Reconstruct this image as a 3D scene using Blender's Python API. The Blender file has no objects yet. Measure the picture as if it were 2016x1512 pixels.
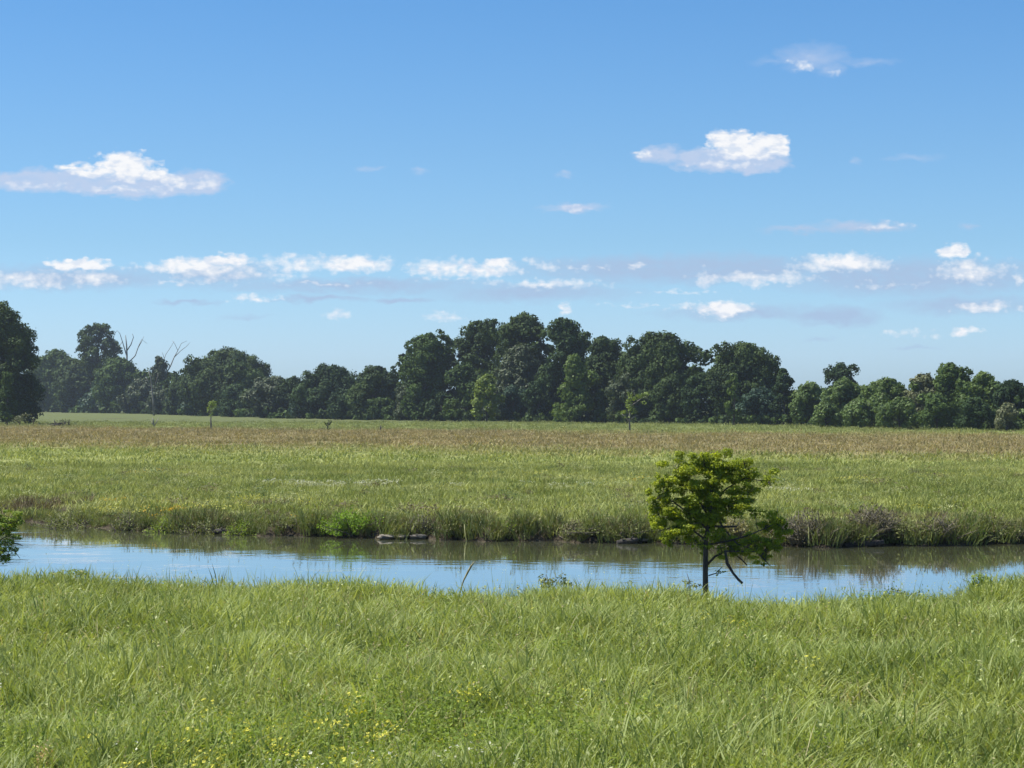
import bpy, math, random
import numpy as np
random.seed(7)
rng = np.random.default_rng(7)
S = bpy.context.scene
COL = S.collection
R = math.radians

# ------------------------------------------------------------------ camera, sun, sky
CAMZ = 4.0
F = 4312.0            # focal length in photo pixels (photo 2016 wide)
HOR = 790.0           # row of the horizon in the photo
cam = bpy.data.cameras.new('camera')
cam.sensor_width = 36.0
cam.lens = 36.0 * F / 2016.0
cam.clip_start = 0.1
cam.clip_end = 20000
camo = bpy.data.objects.new('camera', cam)
camo.location = (0, 0, CAMZ)
camo.rotation_euler = (R(90) + math.atan((HOR - 756.0) / F), 0, 0)
COL.objects.link(camo)
S.camera = camo

SUN_EL, SUN_AZ = R(58), R(-85)      # azimuth clockwise from +Y (the view direction) towards +X
sl = bpy.data.lights.new('sun', 'SUN')
sl.energy = 4.6
sl.angle = R(0.5)
sl.color = (1.0, 0.95, 0.86)
so = bpy.data.objects.new('sun', sl)
so.rotation_euler = (R(90) - SUN_EL, 0, -SUN_AZ + math.pi)
so.location = (60, 60, 80)
COL.objects.link(so)

S.view_settings.view_transform = 'Standard'
S.view_settings.look = 'None'
S.view_settings.exposure = 1.0
S.view_settings.gamma = 1.0
S.render.engine = 'CYCLES'
S.cycles.max_bounces = 6
S.cycles.diffuse_bounces = 3
S.cycles.glossy_bounces = 2
S.cycles.transmission_bounces = 3
S.cycles.volume_bounces = 0
S.cycles.transparent_max_bounces = 4
S.cycles.caustics_reflective = False
S.cycles.caustics_refractive = False


class NT:
    """small node-tree helper"""
    def __init__(s, tree):
        s.t = tree

    def n(s, typ, **kw):
        nd = s.t.nodes.new(typ)
        for k, v in kw.items():
            setattr(nd, k, v)
        return nd

    def put(s, sock, v):
        if isinstance(v, bpy.types.NodeSocket):
            s.t.links.new(v, sock)
        elif v is not None:
            if hasattr(sock, 'default_value'):
                try:
                    sock.default_value = v
                except Exception:
                    sock.default_value = (*v, 1.0)

    def m(s, op, a, b=None, c=None, clamp=False):
        nd = s.n('ShaderNodeMath', operation=op, use_clamp=clamp)
        s.put(nd.inputs[0], a)
        s.put(nd.inputs[1], b)
        s.put(nd.inputs[2], c)
        return nd.outputs[0]

    def vm(s, op, a, b=None, c=None):
        nd = s.n('ShaderNodeVectorMath', operation=op)
        s.put(nd.inputs[0], a)
        s.put(nd.inputs[1], b)
        if c is not None:
            s.put(nd.inputs[2], c)
        return nd.outputs['Value'] if op in ('LENGTH', 'DOT_PRODUCT') else nd.outputs[0]

    def ss(s, v, a, b, o0=0.0, o1=1.0):
        nd = s.n('ShaderNodeMapRange', interpolation_type='SMOOTHSTEP')
        s.put(nd.inputs[0], v)
        nd.inputs[1].default_value = a
        nd.inputs[2].default_value = b
        nd.inputs[3].default_value = o0
        nd.inputs[4].default_value = o1
        return nd.outputs[0]

    def mix(s, f, a, b, blend='MIX'):
        nd = s.n('ShaderNodeMix', data_type='RGBA', blend_type=blend)
        s.put(nd.inputs[0], f)
        s.put(nd.inputs[6], a if isinstance(a, bpy.types.NodeSocket) else (*a, 1.0))
        s.put(nd.inputs[7], b if isinstance(b, bpy.types.NodeSocket) else (*b, 1.0))
        return nd.outputs[2]

    def noise(s, vec, scale, detail=3.0, rough=0.55, dist=0.0, col=False):
        nd = s.n('ShaderNodeTexNoise')
        s.put(nd.inputs['Vector'], vec)
        nd.inputs['Scale'].default_value = scale
        nd.inputs['Detail'].default_value = detail
        nd.inputs['Roughness'].default_value = rough
        nd.inputs['Distortion'].default_value = dist
        return nd.outputs[1] if col else nd.outputs[0]

    def attr(s, name):
        nd = s.n('ShaderNodeAttribute', attribute_name=name)
        return nd.outputs['Fac']


def build_world():
    w = bpy.data.worlds.new('World')
    S.world = w
    w.use_nodes = True
    w.node_tree.nodes.clear()
    h = NT(w.node_tree)
    sky = h.n('ShaderNodeTexSky', sky_type='NISHITA')
    sky.sun_disc = False
    sky.sun_elevation = SUN_EL
    sky.sun_rotation = SUN_AZ
    sky.altitude = 0.0
    sky.air_density = 1.0
    sky.dust_density = 0.6
    sky.ozone_density = 2.5
    tc = h.n('ShaderNodeTexCoord')
    sep = h.n('ShaderNodeSeparateXYZ')
    h.put(sep.inputs[0], tc.outputs['Generated'])
    x, y, z = sep.outputs
    hz = h.m('SQRT', h.m('ADD', h.m('MULTIPLY', x, x), h.m('MULTIPLY', y, y)))
    el = h.m('ARCTAN2', z, hz)
    ramp = h.n('ShaderNodeValToRGB')
    h.put(ramp.inputs[0], h.m('MULTIPLY', el, 1 / 1.0))
    cr = ramp.color_ramp
    stops = SKY_TINT
    cr.elements[0].position, cr.elements[0].color = stops[0][0], (*stops[0][1], 1)
    cr.elements[1].position, cr.elements[1].color = stops[-1][0], (*stops[-1][1], 1)
    for p, c in stops[1:-1]:
        e = cr.elements.new(p)
        e.color = (*c, 1)
    base = h.mix(1.0, sky.outputs[0], ramp.outputs[0], 'MULTIPLY')
    bg0 = h.n('ShaderNodeBackground')
    h.put(bg0.inputs[0], base)
    bg0.inputs[1].default_value = SKY_STRENGTH
    # clouds: fixed on the sky sphere in azimuth / elevation, units of 1/4312 rad
    ysafe = h.m('MAXIMUM', y, 0.05)
    U = h.m('MULTIPLY_ADD', h.m('DIVIDE', x, ysafe), F, 1008.0)
    V = h.m('MULTIPLY_ADD', h.m('DIVIDE', z, ysafe), -F, HOR)
    cv = h.n('ShaderNodeCombineXYZ')
    h.put(cv.inputs[0], U)
    h.put(cv.inputs[1], V)
    P = cv.outputs[0]
    stretched = h.vm('MULTIPLY', P, (1.0, 2.0, 1.0))
    nz = h.noise(stretched, 0.026, 5.0, 0.55, 0.0, col=True)
    nzc = h.vm('SUBTRACT', nz, (0.5, 0.5, 0.5))
    Pa = h.vm('MULTIPLY_ADD', nzc, (80.0, 34.0, 0.0), P)

    vor = h.n('ShaderNodeTexVoronoi', feature='SMOOTH_F1')
    h.put(vor.inputs['Vector'], h.vm('MULTIPLY', P, (1.0, 1.25, 1.0)))
    vor.inputs['Scale'].default_value = 0.055
    vor.inputs['Detail'].default_value = 2.0
    vor.inputs['Smoothness'].default_value = 0.6
    bump = h.m('MULTIPLY_ADD', vor.outputs['Distance'], -0.8, 0.50)

    def layer(lst):
        acc = None
        for (u, v, rx, ry, op) in lst:
            q = h.vm('MULTIPLY_ADD', Pa, (1 / rx, 1 / ry, 0), (-u / rx, -v / ry, 0))
            l = h.vm('LENGTH', q)
            f = h.m('MULTIPLY_ADD', l, -op, op)
            acc = f if acc is None else h.m('MAXIMUM', acc, f)
        return acc
    lum = h.noise(stretched, 0.035, 4.0, 0.5)
    gA = h.m('MULTIPLY', h.m('MINIMUM', h.m('MAXIMUM', layer(CLOUD_GREY), 0.0), 0.85), h.ss(lum, 0.25, 0.6, 0.75, 1.0))
    wA = h.m('MULTIPLY', h.m('MINIMUM', h.m('MAXIMUM', h.m('ADD', layer(CLOUD_WHITE), bump), 0.0), 1.0), h.ss(lum, 0.30, 0.50, 0.85, 1.0))
    wc = h.mix(h.ss(lum, 0.38, 0.56), (3.9, 4.15, 4.6), (4.75, 4.8, 4.9))
    c1 = h.mix(gA, base, h.mix(h.ss(V, 400, 500), (2.75, 3.22, 4.2), (2.0, 2.66, 3.72)))
    c2 = h.mix(wA, c1, wc)
    bg1 = h.n('ShaderNodeBackground')
    h.put(bg1.inputs[0], c2)
    bg1.inputs[1].default_value = SKY_STRENGTH
    win = h.m('MULTIPLY', h.m('GREATER_THAN', y, 0.5),
              h.m('MULTIPLY', h.m('GREATER_THAN', V, 40.0),
                  h.m('MULTIPLY', h.m('LESS_THAN', V, 740.0), h.m('LESS_THAN', h.m('ABSOLUTE', h.m('SUBTRACT', U, 1008.0)), 1500.0))))
    ms = h.n('ShaderNodeMixShader')
    h.put(ms.inputs[0], win)
    h.put(ms.inputs[1], bg0.outputs[0])
    h.put(ms.inputs[2], bg1.outputs[0])
    out = h.n('ShaderNodeOutputWorld')
    h.put(out.inputs[0], ms.outputs[0])
    w.cycles.sampling_method = 'NONE'


SKY_STRENGTH = 0.10
SKY_TINT = [(0.0, (0.49, 0.68, 1.0)), (0.021, (0.48, 0.67, 1.0)), (0.072, (0.375, 0.55, 0.76)), (0.114, (0.34, 0.52, 0.71)), (0.181, (0.28, 0.49, 0.69)), (0.6, (0.5, 0.65, 0.8)), (1.0, (0.55, 0.7, 0.8))]
CLOUD_GREY = [(90, 357, 190, 26, 1.95), (250, 365, 200, 26, 2.60), (390, 360, 66, 30, 2.60),
              (1300, 305, 55, 24, 1.69), (1400, 316, 95, 26, 2.60), (1485, 318, 85, 26, 2.86),
              (1600, 112, 90, 32, 0.62), (1705, 122, 80, 12, 0.40), (1636, 135, 38, 20, 0.45), (1520, 120, 60, 10, 0.25), (1130, 408, 72, 11, 1.17), (1570, 453, 85, 9, 0.91), (1700, 447, 115, 15, 1.30), (1905, 449, 24, 9, 0.78),
              (1350, 530, 420, 36, 1.43), (1800, 545, 360, 46, 1.43), (130, 547, 300, 30, 1.17), (700, 562, 380, 20, 1.04),
              (420, 540, 160, 32, 1.17), (1050, 575, 260, 26, 1.04), (630, 588, 120, 9, 1.17), (370, 593, 80, 7, 1.17),
              (790, 590, 80, 8, 1.17), (1640, 622, 115, 26, 1.43), (1480, 617, 240, 18, 0.91), (1900, 600, 200, 26, 1.04),
              (480, 625, 65, 8, 0.52), (1800, 683, 70, 6, 0.65), (1610, 670, 36, 6, 0.65), (730, 332, 30, 6, 0.39),
              (828, 337, 24, 8, 0.59), (1115, 343, 26, 7, 0.52), (1682, 320, 24, 9, 0.45), (1800, 310, 70, 10, 0.36)]
CLOUD_WHITE = [(245, 325, 69, 34, 3.00), (196, 338, 79, 15, 1.80), (300, 342, 52, 21, 2.00), (340, 358, 58, 13, 1.00),
               (150, 330, 58, 10, 1.60), (60, 366, 94, 8, 0.60), (230, 372, 126, 9, 0.70), (412, 360, 36, 17, 0.80),
               (1440, 278, 59, 29, 3.20), (1505, 282, 55, 25, 3.00), (1462, 300, 89, 21, 1.80), (1534, 285, 27, 27, 2.40),
               (1268, 303, 18, 17, 1.00), (1430, 326, 116, 9, 0.60), (1580, 128, 30, 18, 0.60), (1640, 140, 30, 12, 0.30),
               (1135, 408, 50, 8, 0.40), (1745, 445, 60, 11, 0.60), (155, 520, 75, 13, 2.93), (45, 550, 121, 25, 0.98),
               (180, 548, 75, 18, 0.98), (430, 513, 93, 15, 2.15), (375, 524, 143, 16, 1.46), (430, 537, 128, 24, 0.89),
               (580, 520, 102, 24, 1.08), (700, 518, 109, 24, 1.76), (560, 541, 75, 13, 0.78), (860, 525, 102, 24, 1.26),
               (950, 530, 91, 22, 1.37), (978, 520, 39, 16, 1.85), (1070, 558, 150, 13, 0.98), (1060, 520, 75, 16, 0.59),
               (1255, 523, 25, 11, 1.17), (1390, 548, 39, 23, 0.98), (1500, 547, 158, 19, 1.08), (1660, 517, 121, 25, 1.66),
               (1875, 492, 36, 18, 2.40), (1915, 532, 87, 34, 1.08), (2014, 545, 25, 19, 0.98), (1423, 608, 69, 19, 2.35),
               (1350, 603, 48, 12, 0.68), (500, 587, 66, 11, 1.08), (660, 622, 39, 15, 1.08), (875, 622, 54, 13, 0.78),
               (1112, 610, 22, 15, 0.98), (1940, 605, 83, 15, 1.26), (1900, 652, 40, 15, 1.46), (1800, 655, 121, 10, 0.48), (1180, 528, 90, 8, 0.60), (620, 560, 120, 6, 0.55), (330, 556, 120, 7, 0.55), (1330, 575, 130, 6, 0.55), (1760, 560, 120, 8, 0.60), (1240, 600, 90, 6, 0.55), (900, 548, 120, 7, 0.55)]
build_world()


# ------------------------------------------------------------------ helpers
def tag(o, label=None, cat=None, group=None, kind=None):
    if label:
        o['label'] = label
    if cat:
        o['category'] = cat
    if group:
        o['group'] = group
    if kind:
        o['kind'] = kind
    return o


def mesh_np(name, V, Fq=None, Ft=None, tint=None, mat=None, parent=None, smooth=False, link=True):
    """one mesh object from numpy arrays of quads / triangles and a per-vertex tint"""
    me = bpy.data.meshes.new(name)
    V = np.asarray(V, dtype=np.float32)
    nq = 0 if Fq is None else len(Fq)
    nt = 0 if Ft is None else len(Ft)
    me.vertices.add(len(V))
    me.vertices.foreach_set('co', V.ravel())
    loops = []
    if nq:
        loops.append(np.asarray(Fq, dtype=np.int32).ravel())
    if nt:
        loops.append(np.asarray(Ft, dtype=np.int32).ravel())
    if loops:
        L = np.concatenate(loops)
        me.loops.add(len(L))
        me.loops.foreach_set('vertex_index', L)
        me.polygons.add(nq + nt)
        starts = np.concatenate([np.arange(nq) * 4, nq * 4 + np.arange(nt) * 3]).astype(np.int32)
        me.polygons.foreach_set('loop_start', starts)
        if smooth:
            me.polygons.foreach_set('use_smooth', np.ones(nq + nt, dtype=bool))
    me.update(calc_edges=True)
    if tint is not None:
        a = me.attributes.new('tint', 'FLOAT', 'POINT')
        a.data.foreach_set('value', np.asarray(tint, dtype=np.float32))
    if mat:
        me.materials.append(mat)
    o = bpy.data.objects.new(name, me)
    if link:
        COL.objects.link(o)
    if parent:
        o.parent = parent
    return o


def empty(name, loc):
    o = bpy.data.objects.new(name, None)
    o.location = loc
    o.empty_display_size = 0.2
    COL.objects.link(o)
    return o


class Geo:
    """collects quads, triangles, tubes"""
    def __init__(s):
        s.V, s.Q, s.T, s.C, s.n = [], [], [], [], 0

    def add(s, V, Q=None, T=None, tint=0.5):
        V = np.asarray(V, dtype=float)
        if Q is not None and len(Q):
            s.Q.append(np.asarray(Q) + s.n)
        if T is not None and len(T):
            s.T.append(np.asarray(T) + s.n)
        s.V.append(V)
        s.C.append(np.full(len(V), tint) if np.isscalar(tint) else np.asarray(tint))
        s.n += len(V)

    def tube(s, pts, radii, sides=7, tint=0.5, wob=0.0):
        pts = np.asarray(pts, dtype=float)
        rings = []
        for i, p in enumerate(pts):
            d = pts[min(i + 1, len(pts) - 1)] - pts[max(i - 1, 0)]
            d = d / (np.linalg.norm(d) + 1e-9)
            a = np.cross(d, (0.3, 1, 0.1))
            if np.linalg.norm(a) < 0.1:
                a = np.cross(d, (1, 0, 0))
            a /= np.linalg.norm(a)
            b = np.cross(d, a)
            th = np.arange(sides) * 2 * math.pi / sides
            r = radii[i] * (1 + wob * rng.uniform(-1, 1, sides))
            rings.append(p + np.outer(np.cos(th) * r, a) + np.outer(np.sin(th) * r, b))
        V = np.concatenate(rings)
        Q = []
        for i in range(len(pts) - 1):
            for k in range(sides):
                k2 = (k + 1) % sides
                Q.append((i * sides + k, i * sides + k2, (i + 1) * sides + k2, (i + 1) * sides + k))
        m = len(V)
        V = np.concatenate([V, pts[-1:] + 0, pts[:1] + 0])
        T = [((len(pts) - 1) * sides + k, (len(pts) - 1) * sides + (k + 1) % sides, m) for k in range(sides)]
        T += [((k + 1) % sides, k, m + 1) for k in range(sides)]
        s.add(V, Q, T, tint)

    def leaves(s, C, N, size, tint, aspect=0.6, bend=0.0):
        """four-cornered leaf faces centred on C facing about N"""
        C = np.asarray(C)
        n = len(C)
        if n == 0:
            return
        N = N / (np.linalg.norm(N, axis=1, keepdims=True) + 1e-9)
        r = rng.normal(size=(n, 3))
        T = np.cross(N, r)
        T /= (np.linalg.norm(T, axis=1, keepdims=True) + 1e-9)
        B = np.cross(N, T)
        sz = (size * rng.uniform(0.6, 1.35, n))[:, None]
        asp = aspect * rng.uniform(0.7, 1.3, n)[:, None]
        sk = rng.uniform(-0.35, 0.35, n)[:, None]
        V = np.stack([C + T * sz, C + B * sz * asp + T * sz * sk, C - T * sz, C - B * sz * asp + T * sz * sk], axis=1).reshape(-1, 3)
        Q = np.arange(n * 4).reshape(n, 4)
        tv = np.repeat(np.full(n, tint) if np.isscalar(tint) else tint, 4)
        s.add(V, Q, None, tv)

    def build(s, name, mat, parent=None, smooth=False, link=True):
        V = np.concatenate(s.V)
        Q = np.concatenate(s.Q) if s.Q else None
        T = np.concatenate(s.T) if s.T else None
        return mesh_np(name, V, Q, T, np.concatenate(s.C), mat, parent, smooth, link)


def sphere_dirs(n, up=0.0):
    v = rng.normal(size=(n, 3))
    v[:, 2] += up
    return v / np.linalg.norm(v, axis=1, keepdims=True)


def ground_xy(px, d):
    return (px - 1008.0) / F * d


def zat(py, d):
    return CAMZ + (HOR - py) / F * d


# ------------------------------------------------------------------ materials
def foliage_mat(name, dark, light, nscale=0.35, trans=0.35, rough=0.65, tw=0.6, warm=None, spec=0.25):
    m = bpy.data.materials.new(name)
    m.use_nodes = True
    m.node_tree.nodes.clear()
    h = NT(m.node_tree)
    geo = h.n('ShaderNodeNewGeometry')
    n1 = h.noise(geo.outputs['Position'], nscale, 3.0)
    f = h.m('ADD', h.m('MULTIPLY', h.attr('tint'), tw), h.m('MULTIPLY', h.ss(n1, 0.3, 0.7), 1.0 - tw), clamp=True)
    col = h.mix(f, dark, light)
    if warm:
        n2 = h.noise(geo.outputs['Position'], nscale * 2.3, 2.0)
        col = h.mix(h.ss(n2, 0.55, 0.75, 0.0, 0.7), col, warm)
    finish_leaf(h, col, trans, rough, spec)
    return m


def finish_leaf(h, col, trans, rough, spec=0.25):
    p = h.n('ShaderNodeBsdfPrincipled')
    h.put(p.inputs['Base Color'], col)
    p.inputs['Roughness'].default_value = rough
    p.inputs['Specular IOR Level'].default_value = spec
    t = h.n('ShaderNodeBsdfTranslucent')
    h.put(t.inputs[0], h.mix(1.0, col, (1.15, 1.1, 0.55), 'MULTIPLY'))
    ms = h.n('ShaderNodeMixShader')
    ms.inputs[0].default_value = trans
    h.put(ms.inputs[1], p.outputs[0])
    h.put(ms.inputs[2], t.outputs[0])
    o = h.n('ShaderNodeOutputMaterial')
    h.put(o.inputs[0], ms.outputs[0])


def bark_mat(name, a, b, scale=6.0):
    m = bpy.data.materials.new(name)
    m.use_nodes = True
    m.node_tree.nodes.clear()
    h = NT(m.node_tree)
    tc = h.n('ShaderNodeTexCoord')
    v = h.vm('MULTIPLY', tc.outputs['Object'], (1, 1, 0.25))
    n1 = h.noise(v, scale, 5.0, 0.65)
    col = h.mix(h.ss(n1, 0.35, 0.65), a, b)
    p = h.n('ShaderNodeBsdfPrincipled')
    h.put(p.inputs['Base Color'], col)
    p.inputs['Roughness'].default_value = 0.9
    bp = h.n('ShaderNodeBump')
    bp.inputs['Strength'].default_value = 0.6
    bp.inputs['Distance'].default_value = 0.03
    h.put(bp.inputs['Height'], n1)
    h.put(p.inputs['Normal'], bp.outputs[0])
    o = h.n('ShaderNodeOutputMaterial')
    h.put(o.inputs[0], p.outputs[0])
    return m


def field_colour_group():
    """meadow colour as a function of place: near green, the belt of rust-brown seeding grass, far green, darkened past the tufts for their missing shade"""
    g = bpy.data.node_groups.new('meadow_colour', 'ShaderNodeTree')
    g.interface.new_socket('Color', in_out='OUTPUT', socket_type='NodeSocketColor')
    h = NT(g)
    geo = h.n('ShaderNodeNewGeometry')
    sep = h.n('ShaderNodeSeparateXYZ')
    h.put(sep.inputs[0], geo.outputs['Position'])
    X, Y = sep.outputs[0], sep.outputs[1]
    pos = h.vm('MULTIPLY', geo.outputs['Position'], (1, 1, 0))
    nb = h.noise(pos, 0.03, 4.0, 0.6)
    nm = h.noise(h.vm('MULTIPLY', pos, (0.5, 1, 0)), 0.16, 4.0, 0.6)
    nf = h.noise(pos, 0.9, 3.0, 0.6)
    nw = h.m('MULTIPLY_ADD', nb, 70.0, -35.0)
    nw = h.m('ADD', nw, h.m('MULTIPLY_ADD', nm, 30.0, -15.0))
    a = h.m('ADD', h.m('MULTIPLY_ADD', X, 0.568, 0.0), h.m('ADD', Y, nw))
    b = h.m('ADD', h.m('MULTIPLY_ADD', X, 0.69, 0.0), h.m('ADD', Y, h.m('MULTIPLY', nw, 1.3)))
    belt = h.m('MULTIPLY', h.ss(a, 148, 190), h.m('SUBTRACT', 1.0, h.ss(b, 262, 315)))
    green = h.mix(h.ss(nm, 0.35, 0.65), (0.155, 0.190, 0.047), (0.268, 0.290, 0.100))
    green = h.mix(h.ss(nf, 0.45, 0.75, 0, 0.55), green, (0.25, 0.25, 0.085))
    green = h.mix(h.ss(nb, 0.52, 0.70, 0, 0.45), green, (0.26, 0.28, 0.065))
    far = h.mix(h.ss(nm, 0.35, 0.65), (0.135, 0.160, 0.052), (0.185, 0.205, 0.070))
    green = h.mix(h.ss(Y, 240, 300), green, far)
    green = h.mix(h.ss(Y, 370, 450), green, (0.105, 0.122, 0.045))  # darkened where the tufts end, standing in for shade among blades
    rust = h.mix(h.ss(nm, 0.35, 0.7), (0.186, 0.148, 0.076), (0.228, 0.170, 0.092))
    c = h.mix(h.m('MULTIPLY', belt, h.ss(nf, 0.2, 0.7, 0.55, 0.95)), green, rust)
    o = h.n('NodeGroupOutput')
    h.put(o.inputs[0], c)
    return g


FG = field_colour_group()


def meadow_tuft_mat(name, bright=1.0, trans=0.3):
    m = bpy.data.materials.new(name)
    m.use_nodes = True
    m.node_tree.nodes.clear()
    h = NT(m.node_tree)
    gn = h.n('ShaderNodeGroup')
    gn.node_tree = FG
    oi = h.n('ShaderNodeObjectInfo')
    k = h.m('ADD', h.m('MULTIPLY', h.attr('tint'), 0.55), h.m('MULTIPLY_ADD', oi.outputs['Random'], 0.4, 0.55))
    cc = h.n('ShaderNodeCombineXYZ')
    for i in range(3):
        h.put(cc.inputs[i], h.m('MULTIPLY', k, bright))
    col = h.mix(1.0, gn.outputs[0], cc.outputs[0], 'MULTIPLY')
    finish_leaf(h, col, trans, 0.7)
    return m


def ground_mat():
    m = bpy.data.materials.new('ground')
    m.use_nodes = True
    m.node_tree.nodes.clear()
    h = NT(m.node_tree)
    gn = h.n('ShaderNodeGroup')
    gn.node_tree = FG
    geo = h.n('ShaderNodeNewGeometry')
    sep = h.n('ShaderNodeSeparateXYZ')
    h.put(sep.inputs[0], geo.outputs['Position'])
    n1 = h.noise(geo.outputs['Position'], 3.0, 5.0, 0.7)
    n2 = h.noise(geo.outputs['Position'], 0.8, 3.0, 0.6)
    mud = h.mix(h.ss(n1, 0.3, 0.7), (0.022, 0.018, 0.012), (0.085, 0.07, 0.048))
    lowz = h.ss(h.m('ADD', sep.outputs[2], h.m('MULTIPLY_ADD', n2, 0.3, -0.15)), -0.22, -0.02)
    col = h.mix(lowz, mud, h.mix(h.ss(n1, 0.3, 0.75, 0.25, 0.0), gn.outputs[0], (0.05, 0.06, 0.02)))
    near = h.ss(sep.outputs[1], 46, 60)
    col = h.mix(near, h.mix(lowz, mud, (0.055, 0.075, 0.02)), col)
    p = h.n('ShaderNodeBsdfPrincipled')
    h.put(p.inputs['Base Color'], col)
    p.inputs['Roughness'].default_value = 0.95
    p.inputs['Specular IOR Level'].default_value = 0.1
    bp = h.n('ShaderNodeBump')
    bp.inputs['Strength'].default_value = 1.0
    bp.inputs['Distance'].default_value = 0.25
    h.put(bp.inputs['Height'], n1)
    h.put(p.inputs['Normal'], bp.outputs[0])
    o = h.n('ShaderNodeOutputMaterial')
    h.put(o.inputs[0], p.outputs[0])
    return m


def water_mat():
    m = bpy.data.materials.new('creek_water')
    m.use_nodes = True
    m.node_tree.nodes.clear()
    h = NT(m.node_tree)
    geo = h.n('ShaderNodeNewGeometry')
    a = h.noise(h.vm('MULTIPLY', geo.outputs['Position'], (1.0, 1.0, 0)), 1.6, 3.0, 0.55)
    b = h.noise(h.vm('MULTIPLY', geo.outputs['Position'], (0.5, 1.0, 0)), 0.25, 2.0, 0.5)
    df = h.n('ShaderNodeBsdfDiffuse')
    df.inputs[0].default_value = (0.090, 0.098, 0.050, 1)
    gl = h.n('ShaderNodeBsdfGlossy')
    gl.inputs['Color'].default_value = (0.97, 0.98, 1.0, 1)
    gl.inputs['Roughness'].default_value = 0.03
    bp = h.n('ShaderNodeBump')
    bp.inputs['Strength'].default_value = 1.0
    bp.inputs['Distance'].default_value = 1.0
    h.put(bp.inputs['Height'], h.m('MULTIPLY', a, h.ss(b, 0.42, 0.68, 0.0014, 0.011)))
    h.put(gl.inputs['Normal'], bp.outputs[0])
    lw = h.n('ShaderNodeLayerWeight')
    lw.inputs[0].default_value = 0.5
    fac = h.m('MULTIPLY_ADD', h.m('POWER', lw.outputs['Facing'], 2.4), 0.96, 0.03)
    ms = h.n('ShaderNodeMixShader')
    h.put(ms.inputs[0], fac)
    h.put(ms.inputs[1], df.outputs[0])
    h.put(ms.inputs[2], gl.outputs[0])
    o = h.n('ShaderNodeOutputMaterial')
    h.put(o.inputs[0], ms.outputs[0])
    return m


# ------------------------------------------------------------------ terrain
_px = np.array([0, 150, 330, 500, 720, 950, 1020, 1100, 1250, 1400, 1500, 1600, 1700, 1800, 1900, 1960, 2016], float)
_py = np.array([1142, 1133, 1146, 1153, 1157, 1163, 1163, 1150, 1160, 1158, 1172, 1184, 1172, 1170, 1172, 1150, 1138], float)
_yd = 3.575 * F / (_py - HOR)
_xd = (_px - 1008) / F * _yd


def near_edge(X):
    X = np.asarray(X, float)
    base = np.interp(X, _xd, _yd)
    return base + np.where(np.abs(X) > 11, 1.5 * np.sin(X * 0.08 + 1), 0)


_fpx = np.array([-200, 0, 100, 250, 400, 550, 700, 850, 1000, 1300, 1600, 1850, 2016, 2300], float)
_fpy = np.array([1014, 1022, 1032, 1043, 1050, 1055, 1058, 1063, 1065, 1070, 1077, 1074, 1070, 1066], float)
WZ = -0.6
_fyd = (CAMZ - WZ) * F / (_fpy - HOR)
_fxd = (_fpx - 1008) / F * _fyd


def far_shore(X):
    X = np.asarray(X, float)
    return np.interp(X, _fxd, _fyd) + 0.30 * np.sin(X * 1.7) + 0.22 * np.sin(X * 4.1 + 2) + 0.12 * np.sin(X * 9.3 + 1) \
        + np.where(np.abs(X) > 22, 4 * np.sin(X * 0.05), 0)


def undul(X, Y):
    return 0.07 * np.sin(X * 0.31 + 0.7 * np.sin(Y * 0.21)) * np.sin(Y * 0.27 + 0.5) + 0.05 * np.sin(X * 0.83 + Y * 0.55) \
        + 0.03 * np.sin(X * 1.9 - Y * 1.3)


def ground_z(X, Y):
    X = np.asarray(X, float)
    Y = np.asarray(Y, float)
    ne, fs = near_edge(X), far_shore(X)
    bank = np.interp(X, [-25, -16, -12, -4, 20], [0.10, 0.12, 0.18, 0.26, 0.26]) + 0.07 * np.sin(X * 2.3) + 0.06 * np.sin(X * 5.1)
    u = undul(X, Y)
    s = np.clip((Y - ne) / 3.6, 0, 1)
    near = u * (1 - s) - 0.80 * s * s * (3 - 2 * s)
    t = Y - fs
    far = np.interp(t, [-3.0, -0.5, 0.0], [-1.3, -0.72, -0.60])
    k = np.clip(t / 0.35, 0, 1)
    k2 = np.clip((t - 0.35) / 3.5, 0, 1)
    up = -0.60 + bank * k + (0.60 - bank) * k2 + u * k2
    farz = np.where(t > 0, up, far)
    midz = -1.3
    w = np.clip((Y - ne - 3.6) / 1.5, 0, 1)
    mid = -0.80 * (1 - w) + midz * w
    z = np.where(Y < ne + 3.6, near, np.where(t < -3.0, mid, farz))
    return z


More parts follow.
